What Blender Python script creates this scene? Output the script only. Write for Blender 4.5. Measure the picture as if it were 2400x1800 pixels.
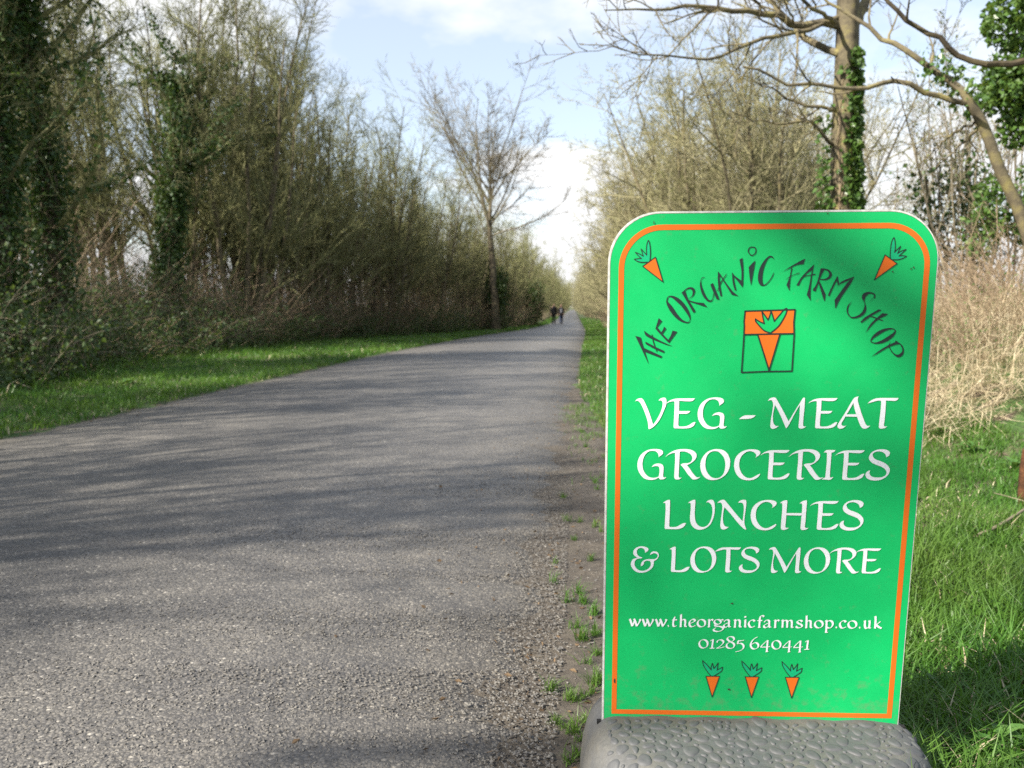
import bpy, math, random
import numpy as np
from mathutils import Vector, Matrix, geometry

# ------------------------------------------------------------------ clean
for o in list(bpy.data.objects):
    bpy.data.objects.remove(o)
SC = bpy.context.scene
COL = SC.collection
RNG = np.random.default_rng(11)
random.seed(5)

# ------------------------------------------------------------------ camera
FOC = 1900.0                      # focal length in photo pixels (2400 wide)
PITCH = math.atan(180 / FOC)
EYE = np.array([0.0, 0.0, 1.0])
cam_d = bpy.data.cameras.new('camera')
cam = bpy.data.objects.new('camera', cam_d)
COL.objects.link(cam)
cam.location = EYE
cam.rotation_euler = (math.pi / 2 - PITCH, 0, 0)
cam_d.sensor_width = 36
cam_d.lens = 36 * FOC / 2400
cam_d.clip_start = 0.05
cam_d.clip_end = 4000
cam_d.dof.use_dof = True
cam_d.dof.focus_distance = 1.62
cam_d.dof.aperture_fstop = 5.6
SC.camera = cam

# ------------------------------------------------------------------ light
SUN_EL = 37.0
SUN_AZ = (-0.87, -0.49)           # horizontal direction towards the sun
w = bpy.data.worlds.new('World')
SC.world = w
w.use_nodes = True
nt = w.node_tree
nt.nodes.clear()
N = nt.nodes.new
L = nt.links.new
out = N('ShaderNodeOutputWorld')
bg = N('ShaderNodeBackground')
bg.inputs['Strength'].default_value = 0.10
sky = N('ShaderNodeTexSky')
sky.sky_type = 'NISHITA'
sky.sun_disc = False
sky.sun_elevation = math.radians(SUN_EL)
sky.sun_rotation = math.atan2(SUN_AZ[0], SUN_AZ[1])
sky.air_density = 1.0
sky.dust_density = 0.6
sky.ozone_density = 1.0
tc = N('ShaderNodeTexCoord')
sep = N('ShaderNodeSeparateXYZ')
L(tc.outputs['Generated'], sep.inputs[0])
mz = N('ShaderNodeMath'); mz.operation = 'ADD'; mz.inputs[1].default_value = 0.22
L(sep.outputs['Z'], mz.inputs[0])
mx = N('ShaderNodeMath'); mx.operation = 'MAXIMUM'; mx.inputs[1].default_value = 0.05
L(mz.outputs[0], mx.inputs[0])
dx = N('ShaderNodeMath'); dx.operation = 'DIVIDE'
dy = N('ShaderNodeMath'); dy.operation = 'DIVIDE'
L(sep.outputs['X'], dx.inputs[0]); L(mx.outputs[0], dx.inputs[1])
L(sep.outputs['Y'], dy.inputs[0]); L(mx.outputs[0], dy.inputs[1])
cmb = N('ShaderNodeCombineXYZ')
L(dx.outputs[0], cmb.inputs['X']); L(dy.outputs[0], cmb.inputs['Y'])
cmb.inputs['Z'].default_value = 3.7
cn = N('ShaderNodeTexNoise')
cn.inputs['Scale'].default_value = 1.15
cn.inputs['Detail'].default_value = 8
cn.inputs['Roughness'].default_value = 0.55
L(cmb.outputs[0], cn.inputs['Vector'])
cr = N('ShaderNodeValToRGB')
cr.color_ramp.elements[0].position = 0.46
cr.color_ramp.elements[0].color = (0.38, 0.38, 0.38, 1)
cr.color_ramp.elements[1].position = 0.58
cr.color_ramp.elements[1].color = (1, 1, 1, 1)
hz = N('ShaderNodeMapRange')
hz.inputs['From Min'].default_value = 0.02; hz.inputs['From Max'].default_value = 0.40
hz.inputs['To Min'].default_value = 0.13; hz.inputs['To Max'].default_value = -0.10
L(sep.outputs['Z'], hz.inputs['Value'])
ca = N('ShaderNodeMath'); ca.operation = 'ADD'
L(cn.outputs['Fac'], ca.inputs[0]); L(hz.outputs[0], ca.inputs[1])
L(ca.outputs[0], cr.inputs[0])
mixc = N('ShaderNodeMix'); mixc.data_type = 'RGBA'
L(cr.outputs[0], mixc.inputs['Factor'])
L(sky.outputs[0], mixc.inputs['A'])
mixc.inputs['B'].default_value = (4.7, 4.75, 4.8, 1)
L(mixc.outputs['Result'], bg.inputs['Color'])
L(bg.outputs[0], out.inputs[0])

sun_d = bpy.data.lights.new('sun', 'SUN')
sun_d.energy = 5.0
sun_d.angle = math.radians(0.53)
sun_d.color = (1.0, 0.93, 0.82)
sun = bpy.data.objects.new('sun', sun_d)
COL.objects.link(sun)
_h = math.hypot(*SUN_AZ)
_e = math.radians(SUN_EL)
SUNV = Vector((SUN_AZ[0] / _h * math.cos(_e), SUN_AZ[1] / _h * math.cos(_e), math.sin(_e)))
sun.rotation_euler = SUNV.to_track_quat('Z', 'Y').to_euler()
sun.location = (-20, -10, 20)

SC.cycles.use_denoising = False
SC.view_settings.view_transform = 'Standard'
SC.view_settings.look = 'None'
SC.view_settings.exposure = 1.3
SC.view_settings.gamma = 1
SC.view_settings.use_curve_mapping = False

# ------------------------------------------------------------------ materials
def new_mat(name):
    m = bpy.data.materials.new(name)
    m.use_nodes = True
    t = m.node_tree
    b = t.nodes['Principled BSDF']
    return m, t, b

def noise(t, scale, detail=4, rough=0.55, coord='Object', dist=0.0):
    c = t.nodes.new('ShaderNodeTexCoord') if coord != 'World' else t.nodes.new('ShaderNodeNewGeometry')
    n = t.nodes.new('ShaderNodeTexNoise')
    n.inputs['Scale'].default_value = scale
    n.inputs['Detail'].default_value = detail
    n.inputs['Roughness'].default_value = rough
    n.inputs['Distortion'].default_value = dist
    t.links.new(c.outputs['Position' if coord == 'World' else coord], n.inputs['Vector'])
    return n

def ramp(t, src, stops):
    r = t.nodes.new('ShaderNodeValToRGB')
    e = r.color_ramp.elements
    while len(e) < len(stops):
        e.new(0.5)
    for k, (p, c) in enumerate(stops):
        e[k].position = p
        e[k].color = (*c, 1)
    t.links.new(src, r.inputs[0])
    return r

def bump(t, b, src, strength, dist):
    n = t.nodes.new('ShaderNodeBump')
    n.inputs['Strength'].default_value = strength
    n.inputs['Distance'].default_value = dist
    t.links.new(src, n.inputs['Height'])
    t.links.new(n.outputs[0], b.inputs['Normal'])
    return n

def mixrgb(t, fac, a, b, mode='MIX'):
    m = t.nodes.new('ShaderNodeMix')
    m.data_type = 'RGBA'
    m.blend_type = mode
    for k, v in (('Factor', fac), ('A', a), ('B', b)):
        if isinstance(v, (int, float)):
            m.inputs[k].default_value = v
        elif isinstance(v, tuple):
            m.inputs[k].default_value = (*v, 1)
        else:
            t.links.new(v, m.inputs[k])
    return m.outputs['Result']

def bark_mat(name, c0, c1, c2, scale=6.0, bstr=0.5, bdist=0.02, objvar=0.25):
    m, t, b = new_mat(name)
    n = noise(t, scale, 6, 0.6)
    r = ramp(t, n.outputs['Fac'], [(0.3, c0), (0.5, c1), (0.72, c2)])
    oi = t.nodes.new('ShaderNodeObjectInfo')
    mr = t.nodes.new('ShaderNodeMapRange')
    mr.inputs['To Min'].default_value = 1 - objvar
    mr.inputs['To Max'].default_value = 1 + objvar
    t.links.new(oi.outputs['Random'], mr.inputs['Value'])
    hs = t.nodes.new('ShaderNodeHueSaturation')
    t.links.new(mr.outputs[0], hs.inputs['Value'])
    t.links.new(r.outputs[0], hs.inputs['Color'])
    t.links.new(hs.outputs[0], b.inputs['Base Color'])
    b.inputs['Roughness'].default_value = 0.85
    b.inputs['Specular IOR Level'].default_value = 0.25
    if bstr:
        n2 = noise(t, scale * 7, 5, 0.7)
        bump(t, b, n2.outputs['Fac'], bstr, bdist)
    return m

def leaf_mat(name, stops, scale=7.0, rough=0.4, trans=0.3, tcol=(0.25, 0.35, 0.04), big=None):
    m, t, b = new_mat(name)
    n = noise(t, scale, 3, 0.7, 'World')
    r = ramp(t, n.outputs['Fac'], stops)
    col = r.outputs[0]
    if big:
        n3 = noise(t, big[0], 3, 0.6, 'World')
        r3 = ramp(t, n3.outputs['Fac'], [(0.40, (0, 0, 0)), (0.62, (1, 1, 1))])
        col = mixrgb(t, r3.outputs[0], col, mixrgb(t, 0.55, col, big[1]))
    t.links.new(col, b.inputs['Base Color'])
    b.inputs['Roughness'].default_value = rough
    b.inputs['Specular IOR Level'].default_value = 0.35
    tr = t.nodes.new('ShaderNodeBsdfTranslucent')
    t.links.new(mixrgb(t, 0.5, col, tcol), tr.inputs['Color'])
    ms = t.nodes.new('ShaderNodeMixShader')
    ms.inputs[0].default_value = trans
    o = t.nodes['Material Output']
    t.links.new(b.outputs[0], ms.inputs[1])
    t.links.new(tr.outputs[0], ms.inputs[2])
    t.links.new(ms.outputs[0], o.inputs['Surface'])
    return m

def plain(name, col, rough=0.6, spec=0.3, dirt=None, dscale=25):
    m, t, b = new_mat(name)
    b.inputs['Roughness'].default_value = rough
    b.inputs['Specular IOR Level'].default_value = spec
    n = noise(t, dscale, 6, 0.7)
    d = dirt or tuple(c * 0.8 for c in col)
    r = ramp(t, n.outputs['Fac'], [(0.35, d), (0.6, col)])
    t.links.new(r.outputs[0], b.inputs['Base Color'])
    return m

M_TRUNK = bark_mat('bark', (0.060, 0.048, 0.030), (0.14, 0.115, 0.075), (0.20, 0.18, 0.10), 5)
M_TWIG_L = bark_mat('twig_olive', (0.110, 0.106, 0.050), (0.188, 0.184, 0.084), (0.235, 0.242, 0.104), 2.2, 0)
M_TWIG_R = bark_mat('twig_tan', (0.150, 0.134, 0.080), (0.238, 0.216, 0.122), (0.29, 0.282, 0.130), 2.2, 0)
M_TWIG_G = bark_mat('twig_grey', (0.10, 0.085, 0.06), (0.17, 0.145, 0.10), (0.22, 0.20, 0.12), 2.5, 0)
M_BRAMBLE = bark_mat('bramble_stem', (0.15, 0.10, 0.06), (0.25, 0.185, 0.12), (0.35, 0.28, 0.19), 3, 0)
M_DARKB = bark_mat('dark_bark', (0.03, 0.024, 0.016), (0.07, 0.055, 0.035), (0.12, 0.10, 0.05), 7, 0.4, 0.01)
M_LICHEN = bark_mat('lichen_bark', (0.05, 0.042, 0.028), (0.125, 0.105, 0.066), (0.22, 0.19, 0.07), 7, 0.5, 0.01)
M_BUD = leaf_mat('bud', [(0.35, (0.10, 0.13, 0.03)), (0.65, (0.20, 0.21, 0.06))], 9, 0.6, 0.3)
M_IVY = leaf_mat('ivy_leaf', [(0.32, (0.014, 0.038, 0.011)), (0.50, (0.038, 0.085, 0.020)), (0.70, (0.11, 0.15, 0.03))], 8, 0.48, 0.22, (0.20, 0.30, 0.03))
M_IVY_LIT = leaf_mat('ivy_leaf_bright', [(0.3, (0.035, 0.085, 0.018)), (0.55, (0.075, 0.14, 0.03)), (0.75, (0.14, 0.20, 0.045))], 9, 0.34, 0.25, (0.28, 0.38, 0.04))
M_GRASS = leaf_mat('grass_blade', [(0.3, (0.030, 0.090, 0.011)), (0.5, (0.062, 0.160, 0.022)), (0.72, (0.12, 0.225, 0.040))], 11, 0.42, 0.35, (0.22, 0.42, 0.04), big=(0.8, (0.12, 0.17, 0.035)))
M_STRAW = leaf_mat('dead_grass', [(0.3, (0.30, 0.235, 0.145)), (0.5, (0.50, 0.42, 0.28)), (0.72, (0.64, 0.57, 0.41))], 9, 0.6, 0.25, (0.6, 0.5, 0.25))
M_BLEAF = leaf_mat('bramble_leaf', [(0.3, (0.022, 0.052, 0.016)), (0.5, (0.045, 0.085, 0.025)), (0.72, (0.10, 0.125, 0.04))], 6, 0.5, 0.25)
M_WEED = leaf_mat('weed_leaf', [(0.3, (0.05, 0.13, 0.03)), (0.7, (0.12, 0.23, 0.05))], 14, 0.5, 0.3)

# ------------------------------------------------------------------ mesh helpers
class MB:
    """collects vertices and faces (numpy) with a material slot per face"""
    def __init__(self):
        self.v = []; self.f = {}; self.n = 0
    def add(self, verts, faces, mi=0):
        verts = np.asarray(verts, float).reshape(-1, 3)
        faces = np.asarray(faces, int)
        self.v.append(verts)
        self.f.setdefault((faces.shape[1], mi), []).append(faces + self.n)
        self.n += len(verts)
    def mesh(self, name, mats, smooth=False):
        me = bpy.data.meshes.new(name)
        v = np.concatenate(self.v) if self.v else np.zeros((0, 3))
        me.vertices.add(len(v))
        me.vertices.foreach_set('co', v.astype(np.float32).ravel())
        loops = []; starts = []; mis = []; pos = 0
        for (k, mi), fl in self.f.items():
            f = np.concatenate(fl)
            loops.append(f.ravel())
            starts.append(pos + np.arange(len(f)) * k)
            mis.append(np.full(len(f), mi))
            pos += f.size
        loops = np.concatenate(loops); starts = np.concatenate(starts); mis = np.concatenate(mis)
        me.loops.add(len(loops))
        me.loops.foreach_set('vertex_index', loops.astype(np.int32))
        me.polygons.add(len(starts))
        me.polygons.foreach_set('loop_start', starts.astype(np.int32))
        me.polygons.foreach_set('material_index', mis.astype(np.int32))
        me.polygons.foreach_set('use_smooth', np.full(len(starts), smooth))
        for m in mats:
            me.materials.append(m)
        me.update(calc_edges=True)
        return me

def link(name, me, parent=None, loc=None):
    o = bpy.data.objects.new(name, me)
    COL.objects.link(o)
    if parent is not None:
        o.parent = parent
    if loc is not None:
        o.location = loc
    return o

def tag(o, label=None, cat=None, group=None, kind=None):
    if label: o['label'] = label
    if cat: o['category'] = cat
    if group: o['group'] = group
    if kind: o['kind'] = kind
    return o

def empty(name, loc, label=None, cat=None, group=None):
    o = bpy.data.objects.new(name, None)
    COL.objects.link(o)
    o.empty_display_size = 0.2
    o.location = loc
    return tag(o, label, cat, group)

def dup(root, loc, rz=0.0, s=(1, 1, 1), label=None, group=None):
    r = root.copy(); COL.objects.link(r)
    r.location = loc; r.rotation_euler = (0, 0, rz); r.scale = s
    if label: r['label'] = label
    if group: r['group'] = group
    for ch in PARTS.get(root.name, ()):
        c = ch.copy(); COL.objects.link(c); c.parent = r
    return r
PARTS = {}

def unit(a):
    return a / np.maximum(np.linalg.norm(a, axis=-1, keepdims=True), 1e-9)

def perp(d, rng):
    r = rng.normal(size=d.shape)
    return unit(r - (r * d).sum(-1, keepdims=True) * d)

def grow(P0, D0, Ln, n, wob, up, rng, rs=1.0):
    B = len(P0)
    pts = np.zeros((B, n, 3)); pts[:, 0] = P0
    d = D0.copy(); step = (Ln / (n - 1))[:, None]
    for i in range(1, n):
        d = unit(d + wob * rng.normal(size=(B, 3)) + np.array([0, 0, up]))
        pts[:, i] = pts[:, i - 1] + d * step
    return pts

def tubes(mb, pts, rad, sides, mi=0):
    """pts (B,n,3), rad (B,n): closed-ish tapering tubes"""
    B, n, _ = pts.shape
    tan = np.zeros_like(pts)
    tan[:, 1:-1] = pts[:, 2:] - pts[:, :-2]
    tan[:, 0] = pts[:, 1] - pts[:, 0]
    tan[:, -1] = pts[:, -1] - pts[:, -2]
    tan = unit(tan)
    ref = np.where(np.abs(tan[:, :1, 2:3]) > 0.9, np.array([1.0, 0, 0]), np.array([0, 0, 1.0]))
    u = unit(np.cross(tan, ref)); v = np.cross(tan, u)
    a = np.arange(sides) / sides * 2 * math.pi
    ring = pts[:, :, None] + rad[:, :, None, None] * (np.cos(a)[:, None] * u[:, :, None] + np.sin(a)[:, None] * v[:, :, None])
    idx = np.arange(B * n * sides).reshape(B, n, sides)
    a0 = idx[:, :-1]; a1 = idx[:, 1:]
    f = np.stack([a0, np.roll(a0, -1, 2), np.roll(a1, -1, 2), a1], -1).reshape(-1, 4)
    mb.add(ring, f, mi)

def spawn(pts, Ln, R0, taper, k, tmin, tmax, ang, angv, ratio, rng, tipw=0.6):
    """children of every branch: start, direction, length, radius"""
    B, n, _ = pts.shape
    t = rng.uniform(tmin, tmax, (B, k))
    x = t * (n - 1); i = np.minimum(x.astype(int), n - 2); fr = (x - i)[..., None]
    b = np.arange(B)[:, None]
    p = pts[b, i] * (1 - fr) + pts[b, i + 1] * fr
    d = unit(pts[b, i + 1] - pts[b, i])
    q = perp(d, rng)
    an = np.radians(rng.normal(ang, angv, (B, k)))[..., None]
    cd = unit(d * np.cos(an) + q * np.sin(an))
    ln = Ln[:, None] * ratio * (1.15 - tipw * t) * rng.uniform(0.6, 1.25, (B, k))
    r = R0[:, None] * (1 - t * taper)
    return p.reshape(-1, 3), cd.reshape(-1, 3), ln.ravel(), r.ravel()

def kites(mb, P, D, S, rng, mi=0, wide=0.75, fold=0.25):
    """folded four-point leaves at P pointing along D, of length S"""
    Nn = len(P)
    q = perp(D, rng); n = np.cross(D, q)
    S = S[:, None]
    a = P; b = P + D * S * 0.45 + q * S * wide * 0.5 + n * S * fold
    c = P + D * S; d = P + D * S * 0.45 - q * S * wide * 0.5 + n * S * fold
    v = np.stack([a, b, c, d], 1)
    k = np.arange(Nn)[:, None] * 4
    f = np.concatenate([k + np.array([0, 1, 2]), k + np.array([0, 2, 3])])
    mb.add(v, f, mi)

def at(px, py, Y):
    """world point seen at photo pixel (px, py) at ground distance Y"""
    s, c = math.sin(PITCH), math.cos(PITCH)
    vx = (px - 1200) / FOC; vy = -(py - 900) / FOC
    d = np.array([vx, c + vy * s, -s + vy * c])
    return EYE + d * (Y / d[1])

# ------------------------------------------------------------------ ground shape
LEFT = np.array([(-3.2, -60), (-3.55, 0), (-3.89, 6.09), (-3.69, 7.73), (-3.39, 11.67), (-2.97, 18.8), (-1.64, 31.1), (-0.41, 39.44), (0.72, 45.55), (3.06, 68.49), (10.49, 166.8), (28.67, 405.2), (52.4, 709.2)])
RIGHT = np.array([(-0.4, -60), (-0.03, 0), (0.03, 1.68), (0.10, 2.36), (0.22, 3.9), (0.41, 5.72), (0.72, 9.03), (1.07, 12.96), (2.02, 23.29), (3.14, 34.78), (4.2, 46.75), (6.2, 72.0), (13.47, 166.8), (31.65, 405.2), (54.63, 709.2)])
HEDL = np.array([(-6.6, -60), (-6.4, 4), (-6.6, 10), (-7.9, 16), (-7.5, 19.4), (-6.9, 26), (-3.2, 38), (1.0, 58), (2.4, 75), (9.0, 166.8), (27, 405), (51, 709)])
HEDR = np.array([(2.7, -60), (2.9, 6), (3.2, 12), (3.9, 23), (5.0, 35), (7.4, 68), (15, 166.8), (33, 405), (56, 709)])
def interp(tab, Y):
    return np.interp(Y, tab[:, 1], tab[:, 0])
def base_z(Y):
    return np.interp(Y, [0, 10, 75, 3000], [0, 0, -0.48, -0.48])
def sm(x):
    x = np.clip(x, 0, 1); return x * x * (3 - 2 * x)
def ground_z(X, Y):
    X = np.asarray(X, float); Y = np.asarray(Y, float)
    z = base_z(Y)
    dl = interp(HEDL, Y) - X
    dr = X - interp(HEDR, Y)
    el = interp(LEFT, Y) - X; er = X - interp(RIGHT, Y)
    z = z + 1.05 * sm((dl + 0.2) / 4.0) * np.where(Y < 40, 1, 0.5)
    z = z + np.interp(Y, [5, 7, 14, 20], [0.25, 0.85, 0.85, 0.4]) * sm((dr + 0.1) / 1.7)
    off = np.maximum(el, er)
    bumpy = 0.035 * np.sin(1.9 * X + 0.7 * Y) * np.sin(1.3 * Y - 0.6 * X) + 0.02 * np.sin(5.1 * X + 1.0) * np.sin(4.3 * Y)
    z = z + bumpy * sm((off - 0.3) / 1.0)
    z = z - 0.04 * sm((-off - 0.02) / 0.10)            # sunk under the road
    return z

def grid_mesh(name, xs, ys, fz, mat, keep=None):
    X, Y = np.meshgrid(xs, ys)
    Z = fz(X, Y)
    v = np.stack([X, Y, Z], -1).reshape(-1, 3)
    idx = np.arange(X.size).reshape(X.shape)
    f = np.stack([idx[:-1, :-1], idx[:-1, 1:], idx[1:, 1:], idx[1:, :-1]], -1).reshape(-1, 4)
    mb = MB(); mb.add(v, f)
    return mb.mesh(name, [mat], True)

# ground material: soil, dead leaves and short green turf, mixed by noise
m, t, b = new_mat('ground_soil')
n1 = noise(t, 0.9, 6, 0.65, 'World'); n2 = noise(t, 22, 6, 0.7, 'World'); n3 = noise(t, 5, 5, 0.6, 'World')
soil = ramp(t, n2.outputs['Fac'], [(0.3, (0.045, 0.032, 0.02)), (0.55, (0.11, 0.082, 0.055)), (0.75, (0.17, 0.13, 0.085))])
turf = ramp(t, n2.outputs['Fac'], [(0.3, (0.022, 0.052, 0.010)), (0.6, (0.05, 0.105, 0.018)), (0.8, (0.085, 0.14, 0.03))])
mk = ramp(t, n3.outputs['Fac'], [(0.38, (0, 0, 0)), (0.55, (1, 1, 1))])
t.links.new(mixrgb(t, mk.outputs[0], soil.outputs[0], turf.outputs[0]), b.inputs['Base Color'])
b.inputs['Roughness'].default_value = 0.95
bump(t, b, n2.outputs['Fac'], 0.6, 0.03)
M_GROUND = m
xs = np.unique(np.concatenate([np.linspace(-1500, -60, 12), np.linspace(-60, -12, 20), np.linspace(-12, 9, 150), np.linspace(9, 60, 40), np.linspace(60, 1500, 14)]))
ys = np.unique(np.concatenate([np.linspace(-60, 0, 25), np.linspace(0, 30, 150), np.linspace(30, 75, 60), np.linspace(75, 420, 90), np.linspace(420, 3000, 25), [0, 10, 75]]))
tag(link('ground', grid_mesh('ground', xs, ys, ground_z, M_GROUND)), kind='structure')

# road -------------------------------------------------------------------
m, t, b = new_mat('asphalt')
def vor(t, scale, feat='F1'):
    g = t.nodes.new('ShaderNodeNewGeometry')
    v = t.nodes.new('ShaderNodeTexVoronoi')
    v.feature = feat
    v.inputs['Scale'].default_value = scale
    t.links.new(g.outputs['Position'], v.inputs['Vector'])
    return v
v1 = vor(t, 120); v2 = vor(t, 230)
sepc = t.nodes.new('ShaderNodeSeparateColor'); t.links.new(v1.outputs['Color'], sepc.inputs[0])
chip = ramp(t, sepc.outputs[0], [(0.0, (0.082, 0.080, 0.079)), (0.4, (0.115, 0.111, 0.106)), (0.8, (0.145, 0.138, 0.128)), (0.96, (0.18, 0.172, 0.158)), (1.0, (0.33, 0.315, 0.285))])
big = noise(t, 0.55, 5, 0.6, 'World'); big2 = noise(t, 5.0, 5, 0.6, 'World')
tone = ramp(t, big.outputs['Fac'], [(0.3, (0.80, 0.80, 0.82)), (0.7, (1.18, 1.15, 1.10))])
c1 = mixrgb(t, 1.0, chip.outputs[0], tone.outputs[0], 'MULTIPLY')
tone2 = ramp(t, big2.outputs['Fac'], [(0.32, (0.85, 0.85, 0.86)), (0.68, (1.12, 1.11, 1.08))])
c2 = mixrgb(t, 1.0, c1, tone2.outputs[0], 'MULTIPLY')
# dark tar between the chips
pit = ramp(t, v1.outputs['Distance'], [(0.35, (1, 1, 1)), (0.75, (0.6, 0.6, 0.6))])
c3 = mixrgb(t, 1.0, c2, pit.outputs[0], 'MULTIPLY')
wa = t.nodes.new('ShaderNodeAttribute'); wa.attribute_name = 'across'
wn = noise(t, 0.8, 4, 0.6, 'World')
wm = t.nodes.new('ShaderNodeMath'); wm.operation = 'MULTIPLY_ADD'; wm.inputs[1].default_value = 0.10; wm.inputs[2].default_value = -0.05
t.links.new(wn.outputs['Fac'], wm.inputs[0])
wsum = t.nodes.new('ShaderNodeMath'); wsum.operation = 'ADD'
t.links.new(wa.outputs['Fac'], wsum.inputs[0]); t.links.new(wm.outputs[0], wsum.inputs[1])
wr = ramp(t, wsum.outputs[0], [(0.0, (0.80, 0.76, 0.68)), (0.08, (0.98, 0.97, 0.95)), (0.27, (1.12, 1.11, 1.10)), (0.48, (0.86, 0.86, 0.86)), (0.56, (0.88, 0.88, 0.88)), (0.74, (1.14, 1.13, 1.11)), (0.90, (0.98, 0.96, 0.92)), (1.0, (0.72, 0.67, 0.58))])
c3 = mixrgb(t, 1.0, c3, wr.outputs[0], 'MULTIPLY')
t.links.new(c3, b.inputs['Base Color'])
b.inputs['Roughness'].default_value = 0.5
b.inputs['Specular IOR Level'].default_value = 0.6
inv = t.nodes.new('ShaderNodeMath'); inv.operation = 'SUBTRACT'; inv.inputs[0].default_value = 1.0
t.links.new(v1.outputs['Distance'], inv.inputs[1])
inv2 = t.nodes.new('ShaderNodeMath'); inv2.operation = 'MULTIPLY_ADD'; inv2.inputs[1].default_value = -0.4
t.links.new(v2.outputs['Distance'], inv2.inputs[0]); t.links.new(inv.outputs[0], inv2.inputs[2])
bump(t, b, inv2.outputs[0], 0.55, 0.005)
M_ROAD = m
yy = np.unique(np.concatenate([np.linspace(-60, 0, 40), np.linspace(0, 10, 260), np.linspace(10, 30, 160), np.linspace(30, 75, 90), np.linspace(75, 709, 160), [0, 10, 75]]))
NX = 24
s = np.linspace(0, 1, NX)
jl = 0.03 * np.sin(yy * 7.1) + 0.025 * np.sin(yy * 17.3 + 1) + 0.02 * RNG.normal(size=len(yy))
jr = 0.03 * np.sin(yy * 5.3) + 0.025 * np.sin(yy * 13.9 + 2) + 0.022 * RNG.normal(size=len(yy))
xl = interp(LEFT, yy) + jl; xr = interp(RIGHT, yy) + jr
X = xl[:, None] * (1 - s) + xr[:, None] * s
Yg = np.repeat(yy[:, None], NX, 1)
edge = np.minimum(s, 1 - s)
Z = base_z(Yg) + 0.012 + 0.05 * (1 - (2 * s - 1) ** 2) - 0.02 * (edge < 1e-6)
mb = MB()
idx = np.arange(X.size).reshape(X.shape)
mb.add(np.stack([X, Yg, Z], -1), np.stack([idx[:-1, :-1], idx[:-1, 1:], idx[1:, 1:], idx[1:, :-1]], -1).reshape(-1, 4))
road_me = mb.mesh('road', [M_ROAD], True)
at_ = road_me.attributes.new('across', 'FLOAT', 'POINT')
at_.data.foreach_set('value', np.repeat(s[None], len(yy), 0).astype(np.float32).ravel())
tag(link('road', road_me), kind='structure')
def road_z(X, Y):
    a = interp(LEFT, Y); c = interp(RIGHT, Y)
    q = np.clip((X - a) / (c - a), 0, 1)
    return base_z(Y) + 0.012 + 0.05 * (1 - (2 * q - 1) ** 2)

# bare earth strip along the right-hand road edge ------------------------------
m, t, b = new_mat('bare_earth')
n2 = noise(t, 40, 8, 0.7, 'World'); n3 = noise(t, 3.5, 5, 0.6, 'World')
r1 = ramp(t, n2.outputs['Fac'], [(0.28, (0.040, 0.035, 0.029)), (0.5, (0.088, 0.075, 0.060)), (0.72, (0.128, 0.112, 0.090)), (0.85, (0.22, 0.20, 0.16))])
r2 = ramp(t, n3.outputs['Fac'], [(0.3, (0.72, 0.72, 0.74)), (0.7, (1.15, 1.12, 1.05))])
t.links.new(mixrgb(t, 1.0, r1.outputs[0], r2.outputs[0], 'MULTIPLY'), b.inputs['Base Color'])
b.inputs['Roughness'].default_value = 0.95
nb = noise(t, 90, 6, 0.75, 'World')
bump(t, b, nb.outputs['Fac'], 0.8, 0.012)
M_EARTH = m
yy2 = np.unique(np.concatenate([np.linspace(-6, 10, 220), [0, 10]]))
wid = np.interp(yy2, [-6, 1, 3, 5, 7, 9, 10], [0.75, 0.72, 0.60, 0.42, 0.28, 0.10, 0.03]) + 0.05 * np.sin(yy2 * 4.1) + 0.03 * RNG.normal(size=len(yy2))
q = np.linspace(0, 1, 9)
X = (interp(RIGHT, yy2) - 0.18)[:, None] + (wid + 0.18)[:, None] * q
Yg = np.repeat(yy2[:, None], 9, 1)
def earth_z(X, Y):
    off = np.maximum(X - interp(RIGHT, Y), interp(LEFT, Y) - X)
    return ground_z(X, Y) + 0.04 * sm((-off - 0.02) / 0.10) + 0.006
Z = earth_z(X, Yg) + 0.004 * np.sin(X * 37) * np.sin(Yg * 29)
Z[:, -1] -= 0.03
mb = MB(); idx = np.arange(X.size).reshape(X.shape)
mb.add(np.stack([X, Yg, Z], -1), np.stack([idx[:-1, :-1], idx[:-1, 1:], idx[1:, 1:], idx[1:, :-1]], -1).reshape(-1, 4))
tag(link('earth_path', mb.mesh('earth_path', [M_EARTH], True)), kind='structure')

# loose chippings -----------------------------------------------------------------
def chips(n, xy, size, zf, mat, name):
    a = RNG.uniform(0, 2 * math.pi, n)
    k = np.arange(6)
    ang = a[:, None] + np.arange(4) * math.pi / 2 + RNG.normal(0, 0.35, (n, 4))
    rr = size[:, None] * RNG.uniform(0.6, 1.15, (n, 4))
    X = xy[:, 0:1] + rr * np.cos(ang); Y = xy[:, 1:2] + rr * np.sin(ang)
    z0 = zf(xy[:, 0], xy[:, 1])
    Zr = (z0[:, None] + size[:, None] * RNG.uniform(-0.2, 0.35, (n, 4)))
    ring = np.stack([X, Y, Zr], -1)
    top = np.stack([xy[:, 0] + size * RNG.normal(0, .25, n), xy[:, 1] + size * RNG.normal(0, .25, n), z0 + size * RNG.uniform(0.45, 0.85, n)], -1)
    v = np.concatenate([ring, top[:, None]], 1)
    kk = np.arange(n)[:, None] * 5
    f = np.concatenate([kk + np.array(c) for c in ([0, 1, 4], [1, 2, 4], [2, 3, 4], [3, 0, 4])])
    mb = MB(); mb.add(v, f)
    return tag(link(name, mb.mesh(name, [mat])), kind='stuff')
m, t, b = new_mat('chipping')
nn = noise(t, 60, 2, 0.5, 'World')
r = ramp(t, nn.outputs['Fac'], [(0.3, (0.055, 0.053, 0.052)), (0.5, (0.12, 0.112, 0.10)), (0.7, (0.16, 0.15, 0.13)), (0.84, (0.26, 0.245, 0.215))])
t.links.new(r.outputs[0], b.inputs['Base Color'])
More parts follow.
